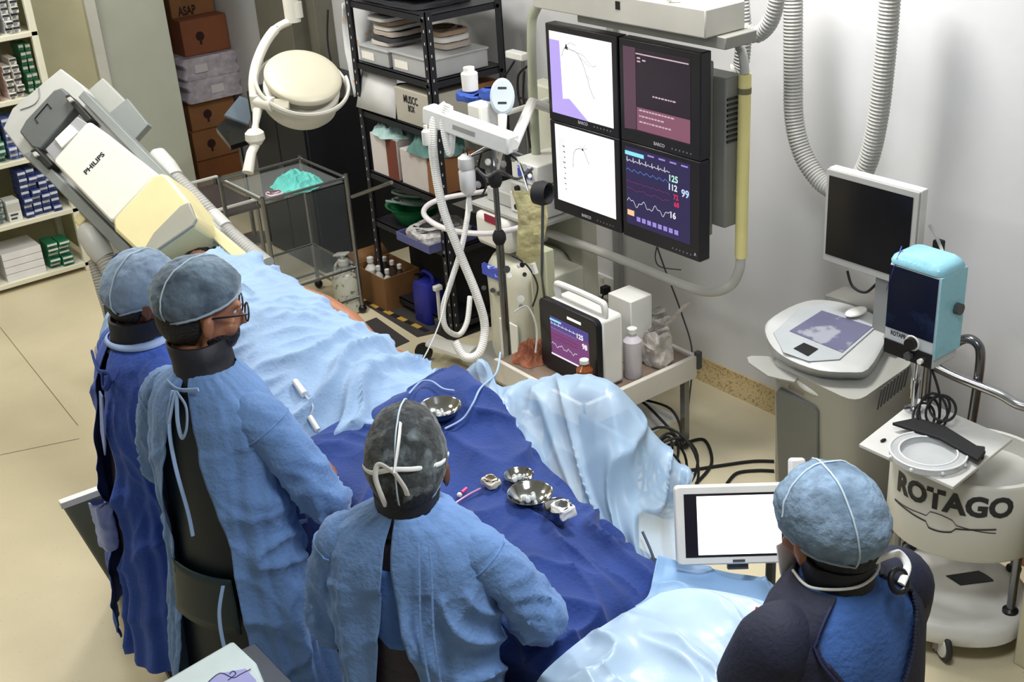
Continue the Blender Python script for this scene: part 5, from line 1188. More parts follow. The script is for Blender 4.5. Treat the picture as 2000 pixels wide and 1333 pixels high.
# ------------------------------------------------------------------ operating table and patient
tb = T('operating_table', 'floor mounted operating table hidden beneath the blue drapes', 'table', (1.62, 3.3, 0))
obj('mattress', MB().bb(1.40, 1.95, .80, 1.87, 4.80, .86), M('table pad black', (34, 36, 42), .6), tb, bevel=.015)
obj('table_frame', MB().bb(1.42, 1.98, .76, 1.84, 4.7, .799), steel, tb)
obj('pedestal', MB().bb(1.48, 3.3, .05, 1.78, 3.9, .759), grp, tb, bevel=.02); obj('foot_plate', MB().bb(1.4, 3.1, 0, 1.86, 4.1, .049), grp, tb, bevel=.01)

def handmb(m, w, d, u, s=1., curl=.5, side=1):
    """five fingered hand: w wrist, d pointing direction, u palm normal(back of hand)"""
    d = vn(V3(d)); u = vn(V3(u)-d*V3(u).dot(d)); r = d.cross(u)*side
    pal = w+d*.05*s
    m.ball(pal, (.043*s, .015*s, .05*s), (r, u, d), 12)
    for k, (ox, ln_) in enumerate(((-.030, .066), (-.010, .076), (.011, .072), (.031, .056))):
        p0 = w+d*.088*s+r*ox*s; p1 = p0+(d*math.cos(curl*.5)-u*math.sin(curl*.5))*ln_*.45*s; p2 = p1+(d*math.cos(curl*1.3)-u*math.sin(curl*1.3))*ln_*.32*s; p3 = p2+(d*math.cos(curl*2)-u*math.sin(curl*2))*ln_*.25*s
        m.tube([p0-d*.01, p0, p1, p2, p3], [.0085*s, .009*s, .0085*s, .008*s, .006*s], 8)
    t0 = w+d*.025*s-r*.032*s; t1 = t0+(d*.6-r*.75-u*.2)*.035*s; t2 = t1+(d*.9-r*.3-u*.3)*.03*s
    m.tube([t0, t1, t2, t2+(t2-t1)*.4], [.012*s, .0105*s, .009*s, .006*s], 8)

def remesh(o, v=.007):
    m = o.modifiers.new('remesh', 'REMESH'); m.mode = 'VOXEL'; m.voxel_size = v; m.use_smooth_shade = True
    s = o.modifiers.new('smooth', 'SMOOTH'); s.factor = .5; s.iterations = 3

pt = T('person', 'person lying under the light blue drape, dark hair and bare forearm showing', 'person', (1.66, 4.3, .861))
m = MB()
m.ball((1.745, 4.57, 1.0), (.078, .10, .10), seg=20); m.tube([(1.73, 4.5, .98), (1.68, 4.38, .965)], [.055, .06], 14)
m.loft([[V3((1.64+a*math.cos(q), y, z+b*math.sin(q))) for q in [2*math.pi*k/28 for k in range(28)]] for y, a, b, z in ((4.42, .08, .06, .965), (4.36, .17, .085, .97), (4.2, .2, .105, .975), (3.95, .18, .115, .985), (3.7, .17, .115, .985), (3.55, .175, .105, .975), (3.42, .12, .08, .96))])
for s in (-1, 1):
    m.tube([(1.64+.09*s, 3.5, .955), (1.64+.1*s, 3.1, .93), (1.64+.1*s, 2.95, .92), (1.64+.09*s, 2.65, .915), (1.64+.08*s, 2.5, .90)], [.085, .068, .058, .055, .04], 14)
    m.tube([(1.64+.1*s, 2.52, .905), (1.64+.08*s, 2.44, .915), (1.64+.08*s, 2.41, .935)], [.036, .034, .02], 10)
sh = V3((1.83, 4.28, .97))
m.tube([sh, (1.95, 4.12, .935), (1.99, 3.95, .93), (2.0, 3.78, .92), (1.965, 3.5, .90)], [.055, .046, .042, .038, .026], 14)
handmb(m, V3((1.965, 3.5, .90)), (0, -1, -.05), (0, 0, 1), 1., .35)
m.tube([(1.45, 4.28, .96), (1.42, 4.0, .93), (1.42, 3.72, .925), (1.43, 3.5, .925)], [.052, .044, .036, .026], 12)
handmb(m, V3((1.43, 3.5, .925)), (0, -1, 0), (0, 0, 1), 1., .35, -1)
m.ball((1.745, 4.57, 1.095), (.016, .02, .022), seg=10)
o = obj('body', m, skin, pt); remesh(o, .008)
hm_ = MB().ball((1.755, 4.595, 1.03), (.094, .10, .098), seg=26, fn=lambda d: 1+.05*noise.noise(d*5)+.03*noise.noise(d*16))
obj('hair', hm_, M('dark brown hair', (30, 22, 20), .5, bump=1., bs=120), pt)
obj('pillow', soft(MB(), 1.55, 4.5, .8605, 1.92, 4.82, .91, .006, 2), M('pillow white', (206, 206, 210), .8), pt)

# ------------------------------------------------------------------ drapes
def EDG(u, v): return min(1, .06+9*min(u, 1-u))*min(1, .06+9*min(v, 1-v))
wl = lambda u, v, p: EDG(u, v)*(ridge(p, (.9, .42, .1), 1.4, 5., .042+.018*math.exp(-((p.y-3.2)/.35)**2), 0)+ridge(p, (.75, -.6, .1), 1.8, 8, .018, 5)+ridge(p, (.95, .2, 0), 2.2, 15, .005, 2))+.004*fbm(p*5)
ys = [4.50, 4.33, 4.1, 3.85, 3.6, 3.35, 3.1, 2.85, 2.6]
zc_ = [1.02, 1.11, 1.165, 1.175, 1.15, 1.11, 1.06, 1.0, .95]
rows = []
for y, z in zip(ys, zc_):
    k = (y-2.6)/1.9
    hz_ = .62 if y < 3.7 else .84; rows.append([V3((1.27, y, hz_)), V3((1.29, y, (hz_+.93)/2)), V3((1.34, y, .95)), V3((1.44, y, z-.045)), V3((1.62, y, z)), V3((1.80, y, z-.035)), V3((1.89+.02*k, y, .99)), *([V3((1.92+.03*k, y, .975)), V3((1.945, y, .965)), V3((1.955, y, .955))] if 3.5 < y < 4.3 else [V3((1.94+.03*k, y, .95)), V3((1.99+.02*k, y, .86)), V3((2.02, y, .7 if y < 3.4 else .82))])])
wlm = sheet(rows, 300, 150, wl)
dl_ = tag(obj('patient_drape', wlm, drape_l, solid=.003, ang=80), 'creased light blue sheet covering the patient on the table', 'drape')
wd = lambda u, v, p: EDG(u, v)*(ridge(p, (.5, -.8, .2), 1.5, 5, .030, 8)+ridge(p, (.9, .5, .1), 1.8, 7, .018, 3)*(.4+.9*u))+.004*fbm(p*5)
far = [(1.88, 3.02, .99), (1.87, 2.93, 1.08), (1.86, 2.78, 1.08), (1.84, 2.6, 1.03), (1.80, 2.4, .98), (1.77, 2.2, .965), (1.745, 2.0, .955), (1.73, 1.86, .94), (1.71, 1.78, .88), (1.70, 1.75, .7)]
rows = []
for k, (x, y, z) in enumerate(far):
    e = k/9
    zm = 1.0-.02*e if k < 8 else (.93 if k == 8 else .74)
    rows.append([V3((1.25, y-.06, .42)), V3((1.27, y-.05, .75)), V3((1.31, y-.05, min(.97, zm))), V3((1.42, y-.04, zm+.005)), V3((1.55, y-.01, zm)), V3((x-.12, y, (zm+z)/2+.01)), V3((x, y, z)), V3((x+.05, y, z-.06)), V3((x+.07, y, z-.3))])
wdm = sheet(rows, 230, 170, wd)
dd_ = tag(obj('table_drape', wdm, drape_d, solid=.003, ang=80), 'wrinkled royal blue drape over the foot half of the table', 'drape')
from mathutils.bvhtree import BVHTree
bvh = BVHTree.FromPolygons([v[:] for v in wdm.v], wdm.f)
bvl = BVHTree.FromPolygons([v[:] for v in wlm.v], wlm.f)
def hitl(px, py):
    h = bvl.ray_cast(CC, vn(ray(px, py))); return (h[0] if h[0] else P(px, py, 1.02))+ZU*.012
def hit(px, py):
    h = bvh.ray_cast(CC, vn(ray(px, py))); return h[0] if h[0] else P(px, py, 1.02)
# translucent shield drape on the far side
def Q(x, y, a): return PX(x, y, a)
rows = [
 [Q(905, 740, 2.14), Q(942, 730, 2.1), Q(985, 775, 2.2), Q(1090, 760, 2.26), Q(1190, 765, 2.26), Q(1262, 850, 2.3), Q(1335, 945, 2.3)],
 [Q(893, 742, 1.98), Q(942, 706, 1.97), Q(978, 756, 2.02), Q(1083, 736, 2.12), Q(1190, 745, 2.12), Q(1266, 834, 2.16), Q(1346, 930, 2.18)],
 [Q(915, 762, 1.93), Q(948, 742, 1.93), Q(985, 785, 1.95), Q(1086, 762, 2.0), Q(1192, 770, 2.02), Q(1262, 860, 2.08), Q(1346, 960, 2.14)],
 [Q(950, 800, 1.90), Q(975, 812, 1.9), Q(1005, 830, 1.9), Q(1090, 850, 1.92), Q(1196, 880, 1.93), Q(1268, 950, 2.0), Q(1330, 1040, 2.1)],
 [Q(985, 845, 1.86), Q(1010, 872, 1.855), Q(1040, 900, 1.85), Q(1110, 950, 1.85), Q(1200, 990, 1.86), Q(1275, 1050, 1.92), Q(1340, 1100, 2.0)],
 [Q(1010, 890, 1.87), Q(1040, 920, 1.86), Q(1075, 950, 1.85), Q(1150, 1015, 1.835), Q(1232, 1090, 1.82), Q(1300, 1140, 1.83), Q(1380, 1165, 1.92)],
 [Q(1015, 905, 1.88), Q(1048, 935, 1.87), Q(1085, 965, 1.86), Q(1160, 1030, 1.85), Q(1245, 1115, 1.81), Q(1310, 1165, 1.80), Q(1385, 1185, 1.88)]]
wv = lambda u, v, p: .022*(max(0, 1-abs(noise.noise(V3((v*11+1.5*noise.noise(V3((u*2, v*4, 3))), u*.9, 2))))*2)**2.5)*min(1, 3*u)*(.25+v)+EDG(u, v)*ridge(p, (.3, .4, .9), 1.5, 7, .008, 4)+.002*fbm(p*6)
film = M('milky blue shield film', (170, 200, 230), .38, alpha=.7, var=.05, bump=.12, bs=12, wr=.3, ws=4)
tag(obj('shield_drape', sheet(rows, 120, 190, wv), film, ang=80), 'milky translucent plastic drape tented over the shield beside the table', 'drape')
sd = T('table_shield', 'grey curved shield plate dimly seen inside the milky drape', 'shield', (2.16, 2.4, 0))
obj('panel', MB().bb(2.12, 2.34, .5, 2.14, 2.6, .95), M('shield panel pale', (170, 184, 200), .5), sd, bevel=.01)
obj('curved_grip', MB().tube(catmull([Q(1040, 790, 2.06), Q(1062, 800, 2.03), Q(1072, 840, 2.0), Q(1066, 880, 1.97), Q(1050, 905, 1.95)], 7), .016, 10), M('shield grip grey', (96, 112, 128), .5), sd)
obj('post', MB().cyl((2.17, 2.35, .02), (2.17, 2.35, .5), .02).bb(2.1, 2.2, 0, 2.24, 2.5, .03), steel, sd)
tag(obj('dark_cord', MB().tube(catmull([Q(1255, 1040, 1.86), Q(1274, 1085, 1.84), Q(1287, 1135, 1.82), Q(1284, 1172, 1.79)], 6), .004, 8), M('slate cord', (60, 76, 96), .5)), 'short slate coloured cord on the milky drape by the lit display', 'cord')
# second light drape below the tray display
rows = [[P(1285, 1085, 1.0), P(1340, 1100, .98), P(1420, 1118, .93), P(1500, 1135, .9), P(1545, 1190, .9)],
        [P(1275, 1130, .995), P(1330, 1140, .99), P(1400, 1150, .97), P(1480, 1165, .95), P(1530, 1215, .95)],
        [P(1265, 1165, 1.0), P(1320, 1175, 1.0), P(1390, 1190, 1.0), P(1460, 1210, .98), P(1505, 1250, .98)],
        [P(1240, 1185, .99), P(1310, 1210, 1.0), P(1380, 1230, 1.0), P(1440, 1250, 1.0), P(1480, 1290, .99)]]
tag(obj('blue_side_drape', sheet(rows, 60, 80, lambda u, v, p: EDG(u, v)*ridge(p, (.9, .3, .2), 1.6, 6, .024, 6)), M('soft blue film drape', (124, 160, 200), .5, bump=.2, bs=14, wr=.5, ws=4), solid=.002, ang=80), 'soft blue crumpled drape between the shield and the lit display', 'drape')
# foreground plastic drape
rows = [[P(1290, 1160, 1.03), P(1350, 1150, 1.04), P(1430, 1160, 1.03), P(1500, 1180, 1.02), P(1545, 1215, 1.0)],
        [P(1210, 1205, 1.02), P(1290, 1200, 1.05), P(1380, 1205, 1.06), P(1470, 1215, 1.05), P(1530, 1250, 1.02)],
        [P(1130, 1255, 1.02), P(1220, 1260, 1.055), P(1330, 1265, 1.065), P(1430, 1280, 1.06), P(1500, 1310, 1.03)],
        [P(1075, 1300, 1.01), P(1160, 1310, 1.05), P(1270, 1325, 1.06), P(1360, 1335, 1.06), P(1430, 1345, 1.03)],
        [P(1050, 1330, .98), P(1130, 1365, 1.04), P(1240, 1390, 1.05), P(1330, 1405, 1.05), P(1400, 1410, 1.03)],
        [P(1035, 1370, .8), P(1120, 1440, .9), P(1240, 1470, .95), P(1320, 1480, .98), P(1385, 1480, 1.0)]]
tag(obj('console_cover', sheet(rows, 110, 110, lambda u, v, p: EDG(u, v)*(ridge(p, (.9, -.5, .1), 1.8, 7, .024, 12)+ridge(p, (.3, .9, .1), 2.5, 11, .014, 1))+.002*fbm(p*6)), M('bright plastic cover film', (182, 207, 230), .32, alpha=.84, var=.05, bump=.2, bs=16, wr=.5, ws=5), ang=80), 'pale blue translucent plastic cover crumpled over the control panel in the foreground', 'cover')
cpn = T('control_panel', 'grey control panel seen through the foreground plastic cover', 'control panel', (1.55, 1.5, .9))
ang_ = vn(P(1480, 1190, 1.0)-P(1130, 1320, 1.0)); prp = vn(ZU.cross(ang_))
pc = P(1300, 1290, .985)
obj('panel', MB().box(pc-ZU*.02, (.42, .2, .06), (ang_, prp, ZU)), M('panel pale grey', (170, 176, 196), .5), cpn, bevel=.01)
obj('button_strip', MB().box(pc+ZU*.012+prp*.03, (.3, .03, .004), (ang_, prp, ZU)).box(pc+ZU*.012-prp*.04, (.3, .025, .004), (ang_, prp, ZU)), M('panel lilac key', (140, 144, 190), .5), cpn)
obj('rail_arm', MB().box(pc-ZU*.08, (.1, .12, .05), (ang_, prp, ZU)).cyl(pc-ZU*.1, V3((pc.x, pc.y, 0.0)), .03), steel, cpn)
# instruments on the table
bm_ = M('polished steel bowl', (170, 172, 172), .12, 1.)
def bowl(px, py, r, h, label, fill):
    p = hit(px, py)+ZU*.014
    t = T('steel_bowl', label, 'bowl', p)
    obj('bowl', MB().lathe(p, ZU, [(r*.5, -.006), (r*.85, h*.5), (r, h), (r*1.04, h+.001), (r*.99, h-.001), (r*.82, h*.5), (r*.45, .004)], 40), bm_, t, ang=60)
    if fill == 'gauze':
        q = p+V3((.012, -.01, h*.7)); obj('gauze', soft(MB(), q.x-.024, q.y-.03, q.z-.01, q.x+.024, q.y+.03, q.z+.018, .007, 2, 9), tape, t)
    if fill == 'bits':
        m = MB(); random.seed(int(px))
        for _ in range(9): a = random.random()*6.3; rr_ = random.random()*r*.5; m.ball(p+V3((rr_*math.cos(a), rr_*math.sin(a), .012)), random.uniform(.004, .009), seg=6)
        obj('clear_fluid_bits', m, M('wet glass beads', (200, 204, 206), .08), t)
    return t
bowl(862, 822, .062, .035, 'steel bowl of wet swabs just behind the front worker\'s cap', 'bits')
bowl(1015, 950, .040, .022, 'smallest shallow steel bowl on the royal blue drape', 'bits')
bowl(1037, 990, .060, .030, 'widest shallow steel bowl on the royal blue drape', 'bits')
bowl(1090, 1028, .036, .05, 'deep steel cup with white gauze in it on the royal blue drape', 'gauze')
p = hit(960, 950)
tag(obj('gauze_swab', soft(MB(), p.x-.02, p.y-.022, p.z+.001, p.x+.02, p.y+.022, p.z+.026, .006, 7, 9), glove), 'cream folded gauze swab beside the small steel bowl', 'swab')
t = T('catheter_tool', 'thin white and pink catheter lying from the gauze to the front worker', 'catheter', hit(915, 970))
l_ = [hit(x, y)+ZU*.012 for x, y in ((940, 962), (915, 975), (892, 990), (880, 1000))]
obj('shaft', MB().tube(catmull(l_, 6), .003, 8), M('pale pink plastic', (206, 150, 190), .4), t); obj('hub', MB().ball(hit(898, 974)+ZU*.01, .008, seg=10), white, t); obj('pink_tip', MB().tube([hit(903, 970)+ZU*.012, hit(912, 962)+ZU*.012], .005, 8), M('hot pink plastic', (220, 70, 130), .4), t)
m = MB()
for l in (((978, 700), (970, 740), (940, 770), (925, 800), (905, 830), (870, 850)), ):
    m.tube(catmull([hit(x, y)+ZU*.02 for x, y in l], 8), .0032, 8)
tag(obj('cord', m, M('pale blue cord', (150, 176, 220), .6)), 'pale blue cord running over the royal blue drape to the wet bowl', 'cord')
m = MB().tube(catmull([D(1, 1, 1)*0+hit(800+k*22, 780-18*math.sin(k*1.2)-k*6)+ZU*.018 for k in range(5)], 6), .003, 8)
tag(obj('drape_tie', m, MATS['pale blue cord']), 'pale blue tie across the raised peak of the royal blue drape', 'cord')
t = T('white_syringe_line', 'white connector with thin tube at the elbow of the tall worker', 'connector', hitl(590, 765))
obj('connector', MB().cyl(hitl(577, 752), hitl(596, 778), .01, .012), white, t); obj('tube', MB().tube(catmull([hitl(596, 778), hitl(612, 800), hitl(606, 822)], 6), .003, 6), clearp, t); obj('lower_connector', MB().cyl(hitl(606, 822), hitl(622, 848), .009), white, t)

# ------------------------------------------------------------------ people
TBL = [(1.475, .066, .070), (1.458, .085, .080), (1.438, .125, .092), (1.408, .17, .104), (1.36, .200, .118), (1.30, .210, .128), (1.2, .206, .134), (1.05, .198, .136), (.9, .21, .146), (.7, .242, .166), (.5, .268, .186), (.33, .288, .20)]
def tbl(z):
    if z >= TBL[0][0]: return TBL[0][1:]
    for a, b in zip(TBL, TBL[1:]):
        if z >= b[0]:
            t = (a[0]-z)/(a[0]-b[0]); return (a[1]+(b[1]-a[1])*t, a[2]+(b[2]-a[2])*t)
    return TBL[-1][1:]
def make_person(label, hp, hz, az, haz, hpitch, lean, arms, gown=None, opening=None, cap=None, apron=None, hem=.34, hroll=0., vest=False, seed=0, ws=1., skinm=skin, ht=1.60, shift=0.):
    az = math.radians(az); fr_ = V3((math.sin(az), math.cos(az), 0)); rt = V3((math.cos(az), -math.sin(az), 0))
    hc = P(hp[0], hp[1], hz); sc = hz/ht
    base = hc-fr_*(lean+.03)+rt*shift; base.z = 0
    def off(z): return lean*max(0., (z-.95)/.6)
    def L(x, y, z): return base+rt*(x*ws)+fr_*(y*ws+off(z))+ZU*(z*sc)
    root = T('person', label, 'person', base)
    ha = math.radians(haz); hf0 = V3((math.sin(ha), math.cos(ha), 0)); hx = V3((math.cos(ha), -math.sin(ha), 0))
    hf = hf0*math.cos(hpitch)-ZU*math.sin(hpitch); hu = vn(hx.cross(hf))
    if hroll: hx, hu = hx*math.cos(hroll)+hu*math.sin(hroll), hu*math.cos(hroll)-hx*math.sin(hroll)
    A = (hx, hf, hu)
    def HL(x, y, z): return hc+hx*x+hf*y+hu*z
    # body -------------------------------------------------
    m = MB()
    m.ball(HL(0, -.012, .018), (.074, .094, .092), A, 24)
    m.ball(HL(0, .028, -.045), (.056, .062, .062), A, 20)
    m.ball(HL(0, .06, -.085), (.03, .03, .024), A, 12)
    m.tube([HL(0, .078, .012), HL(0, .098, -.022), HL(0, .104, -.034), HL(0, .08, -.042)], [.007, .009, .011, .008], 10)
    for s in (-1, 1):
        m.ball(HL(.083*s, -.004, -.022), (.010, .017, .029), A, 12); m.ball(HL(.082*s, .001, -.046), (.008, .009, .011), A, 8); m.ball(HL(.03*s, .077, .022), (.02, .012, .008), A, 10); m.ball(HL(.042*s, .058, -.035), (.022, .022, .022), A, 10)
    m.tube([HL(0, -.02, -.05), HL(0, -.025, -.1), L(0, -.005, 1.44), L(0, 0, 1.38)], [.052, .054, .06, .07], 18)
    rg = []
    for z, a, b in ((1.42, .07, .06), (1.40, .13, .075), (1.36, .17, .088), (1.28, .165, .1), (1.15, .15, .1), (1.03, .14, .095), (.93, .155, .105), (.84, .15, .1), (.78, .09, .07)):
        rg.append([L(a*math.cos(q), b*math.sin(q), z) for q in [2*math.pi*k/28 for k in range(28)]])
    m.loft(rg)
    for s in (-1, 1):
        m.tube([L(.085*s, 0, .86), L(.095*s, .01, .5), L(.095*s, 0, .46), L(.1*s, -.02, .28), L(.1*s, -.02, .09)], [.082, .055, .052, .05, .034], 14)
        m.tube([L(.1*s, -.05, .05), L(.1*s, .05, .045), L(.105*s, .16, .03)], [.035, .038, .024], 10)
        sh_, el, wr = [L(*q) for q in arms['R' if s > 0 else 'L']]
        m.tube([sh_-ZU*.025-rt*.015*s, sh_.lerp(el, .5), el, el.lerp(wr, .3), wr], [.038, .036, .032, .032, .025], 12)
        dd2 = vn(wr-el); handmb(m, wr, dd2, ZU if abs(dd2.z) < .8 else -fr_, 1., .6, s)
    o = obj('body', m, skinm, root); remesh(o)
    for s in (-1, 1):
        e = obj('eye', MB().ball(HL(.027*s, .066, .004), .0105, seg=12), M('eye white', (216, 212, 206), .2), root)
        obj('iris', MB().ball(HL(.027*s, .0728, .003), .0052, seg=10), black, e)
    obj('lips', MB().ball(HL(0, .083, -.06), (.022, .009, .007), A, 12), M('lip brown', (140, 80, 70), .5), root)
    # hair at the nape
    obj('hair', MB().ball(HL(0, -.026, -.008), (.0765, .094, .098), A, 28, fn=lambda d: (1 if (d.y < .1 or d.z > .3) and (d.z > -.72 or d.y < -.3) else .8)), hair, root)
    # shoes, trousers
    for s in (-1, 1):
        obj('shoe', MB().tube([L(.1*s, -.075, .045), L(.1*s, -.03, .052), L(.1*s, .06, .05), L(.105*s, .16, .036), L(.105*s, .2, .03)], [.036, .044, .045, .034, .015], 14), dgrey, root)
        obj('trouser_leg', MB().tube([L(.085*s, 0, .88), L(.098*s, .01, .5), L(.1*s, -.01, .28), L(.1*s, -.015, .1)], [.088, .070, .068, .064], 20), apron['trouser'] if apron and 'trouser' in apron else scrub, root)
    # cap ------------------------------------------------------
    cm, cr_, cu_ = cap['mat'], cap.get('r', (.094, .116, .122)), cap.get('c', (0, -.014, .012))
    fmax, bmax = cap.get('front', 80), cap.get('back', 134)
    def capp(u, ps, h=0.):
        th = u*math.radians(fmax+(bmax-fmax)*(.5-.5*math.cos(ps))); sv = math.sin(th)
        d = V3((math.sin(ps)*sv, math.cos(ps)*sv, math.cos(th)))
        k = 1+.035*noise.noise(d*3+V3((seed, 0, 0)))+.022*noise.noise(d*9+V3((0, seed, 0)))+.012*abs(noise.noise(V3((ps*3, u*2, seed))))
        k *= (1-.10*max(0, (u-.8)/.2)**1.5); k += h+.008*math.sin(ps*26)*max(0, (u-.82)/.18)
        return HL(cu_[0]+d.x*cr_[0]*k, cu_[1]+d.y*cr_[1]*k, cu_[2]+d.z*cr_[2]*k)
    mbc = MB(); NU, NV = 44, 96
    vs = [capp((i+.02)/(NU-1), 2*math.pi*j/NV) for i in range(NU) for j in range(NV)]
    mbc.add(vs, [(i*NV+j, i*NV+(j+1) % NV, (i+1)*NV+(j+1) % NV, (i+1)*NV+j) for i in range(NU-1) for j in range(NV)]+[tuple(range(NV))])
    co = obj('bouffant_cap', mbc, cm, root, ang=80)
    obj('cap_hem', MB().tube([capp(1., 2*math.pi*j/60, .015) for j in range(60)], .0035, 8, closed=True), M('cap hem elastic', (140, 158, 174), .8), co)
    for ps in cap.get('seams', (math.pi,)):
        pts = [capp(1-.05*k, ps, .012) for k in range(20)]+[capp(.05*k, ps+math.pi, .012) for k in range(1, 16)]
        obj('cap_seam', MB().tube(pts, .0020, 6), M('cap seam pale', (180, 196, 208), .8), co)
    # collar
    def ringl(z, a, b, y=0., n=40, wv_=0.): return [L(a*math.sin(q)*(1+wv_*noise.noise(V3((math.sin(q)*2, math.cos(q)*2, z*9+seed)))), -b*math.cos(q)+y, z) for q in [2*math.pi*k/n for k in range(n)]]
    if apron and apron.get('collar'):
        nb = HL(0, -.026, -.1)
        dn = nb-L(0, -.01, 1.47); ckk = apron.get('ck', .6)
        cr2 = []
        for t_, a, b in ((0, .105, .092), (.15, .078, .080), (.6, .072, .078), (1., .076, .08), (1.02, .07, .073)):
            zz = 1.425+.085*t_
            cr2.append([p+dn*t_*ckk for p in ringl(zz, a, b, 0, 40, .1)])
        obj('neck_collar', MB().loft(cr2, caps=False), apron['collar'], root, ang=70, solid=.004)
    # apron under the gown
    if apron and apron.get('mat'):
        rg = []
        for k in range(26):
            z = 1.425-(1.425-apron.get('hem', .42))*k/25; a, b = tbl(z); rg.append(ringl(z, (a-.016-.02*(1.42-z)), (b-.016-.02*(1.42-z)), 0, 48, .03))
        obj('lead_apron', MB().loft(rg), apron['mat'], root, ang=70)
        if apron.get('flap'):
            z = apron['flap']; rg = []
            for k in range(8):
                zz = z-.0+.16*(k/7); a, b = tbl(zz); rg.append([L((a+.002)*math.sin(q), -(b+.0)*math.cos(q), zz) for q in [-.55+1.1*j/15+apron.get('fo', 0) for j in range(16)]])
            obj('apron_flap', MB().loft(rg, False, False), M('dark teal lead', (20, 40, 44), .5), root, solid=.006)
    # gown -----------------------------------------------------
    if gown:
        oc, ow = opening
        NZ, NP = 150, 210; zt0 = 1.468
        vs = []
        for i in range(NZ):
            t_ = i/(NZ-1); z = zt0-(zt0-hem)*t_; a, b = tbl(z)
            A_ = .002+.018*max(0, (1.36-z))**1.1; c_ = oc(z); w_ = ow(z)
            for j in range(NP):
                s_ = j/(NP-1); ph = c_+w_+(2*math.pi-2*w_)*s_
                sx, cx = math.sin(ph), math.cos(ph)
                q = V3((sx*1.6, cx*1.6, z*.55+seed))
                fold = abs(math.sin(ph*5+seed+3.2*noise.noise(q)+z*.8))**1.3-.45
                fold2 = noise.noise(V3((sx*7, cx*7, z*1.6+seed)))
                P3_ = V3((sx*a, cx*b, z)); dg = (ridge(P3_, (.12*sx, .1, 1), .9, 7, .020, seed)+ridge(P3_, (.6, .3, .7), 2, 9, .006, seed+3))*(1 if z < 1.30 else .35)
                ed = min(s_, 1-s_)*2; lip_ = .006*math.exp(-ed*26)*(1+.8*math.sin(z*22+(0 if s_ < .5 else 2)))*min(1, max(0, (1.42-z)*6))
                k = A_*(fold*1.1+fold2*1.2)+dg+lip_
                vs.append(L((a+k)*sx, -(b+k)*cx, z))
        seams_ = []; g = MB(); g.add(vs, [(i*NP+j, (i+1)*NP+j, (i+1)*NP+j+1, i*NP+j+1) for i in range(NZ-1) for j in range(NP-1)])
        for s in (-1, 1):
            sh_, el, wr = arms['R' if s > 0 else 'L']
            pa = [V3(sh_)+V3((-.06*s, 0, 0)), V3(sh_)+V3((-.012*s, 0, -.018)), V3(sh_).lerp(V3(el), .5)+V3((.012*s, -.01, 0)), V3(el), V3(el).lerp(V3(wr), .5), V3(wr)]
            cc_ = catmull([L(*p) for p in pa], 16); n = len(cc_); rs_ = []
            base_r = [.058, .066, .060, .060, .050, .036]
            rings = []; up = None
            for i, p in enumerate(cc_):
                f_ = i/16; k = min(int(f_), 4); r = base_r[k]*(1-(f_-k))+base_r[k+1]*(f_-k)
                tn_ = vn(cc_[min(i+1, n-1)]-cc_[max(i-1, 0)])
                if up is None: up = tn_.orthogonal().normalized()
                up = vn(up-tn_*up.dot(tn_)); bn = tn_.cross(up); ring = []
                near = math.exp(-((f_-3)/1.0)**2)
                for j in range(36):
                    q = 2*math.pi*j/36; dv_ = up*math.cos(q)+bn*math.sin(q)
                    wv2 = (.006+.014*near)*(max(0, 1-2*abs(noise.noise(V3((math.cos(q)*1.1+i*.03, math.sin(q)*1.1, i*.16+seed+.9*math.cos(q+seed))))))**1.8-.35)
                    ring.append(p+dv_*(r*ws+wv2))
                rings.append(ring)
            g.loft(rings); seams_.append([p+(p-cc_[19])*.02 for p in rings[19]])
        go = obj('gown', g, gown, root, ang=80, solid=.002)
        for s in (-1, 1):
            sh_, el, wr = [L(*q) for q in arms['R' if s > 0 else 'L']]
            obj('glove', MB().tube([wr.lerp(el, .28), wr.lerp(el, .05)], [.041, .034], 16), glove, root)
        # shoulder seams
        for sm_ in seams_: obj('sleeve_seam', MB().tube(sm_, .0022, 6, closed=True), gown, go)
    return root, L, HL, capp, tbl

ARM = {'R': [(.178, 0, 1.365), (.245, .03, 1.10), (.13, .26, 1.07)], 'L': [(-.178, 0, 1.365), (-.245, .03, 1.10), (-.13, .26, 1.07)]}
lerp = lambda a, b, t: a+(b-a)*max(0, min(1, t))
ARM2 = {'R': [(.178, 0, 1.365), (.26, .10, 1.09), (.05, .27, 1.03)], 'L': [(-.178, 0, 1.365), (-.235, .03, 1.10), (-.03, .27, 1.03)]}
# tall worker with glasses
r2, L2_, H2, C2, _ = make_person('person in pale blue open backed gown, wearing glasses and a grey blue cap', (398, 603), 1.63, 70, 104, .22, .03, ARM2, gown_l,
    (lambda z: lerp(.05, .1, (1.4-z)/1.), lambda z: lerp(.10, .55, (1.44-z)/.4)-lerp(0, .0, 0)), dict(mat=capm, seams=(math.pi-.55,), r=(.098, .118, .112), c=(0, -.014, .026), back=122, front=70), dict(mat=leadg, collar=lead, ck=.55, flap=.78, trouser=leadg), hem=.3, seed=1, shift=.01)
obj('beard', MB().ball(H2(0, .036, -.066), (.058, .058, .044), None, 20, fn=lambda d: 1+.03*noise.noise(d*12)), hair, r2)
m = MB()
for s in (-1, 1):
    m.tube([H2(.078*s, -.01, .0), H2(.076*s, .07, .008), H2(.066*s, .093, .008)], .0028, 6)
    m.torus(H2(.034*s, .1, .002), H2(0, 1, 0)-H2(0, 0, 0), .024, .0024, 24, 6, e=(1, .8))
m.tube([H2(-.01, .101, .006), H2(.01, .101, .006)], .0024, 6)
gl = obj('glasses', m, black, r2)
m = MB()
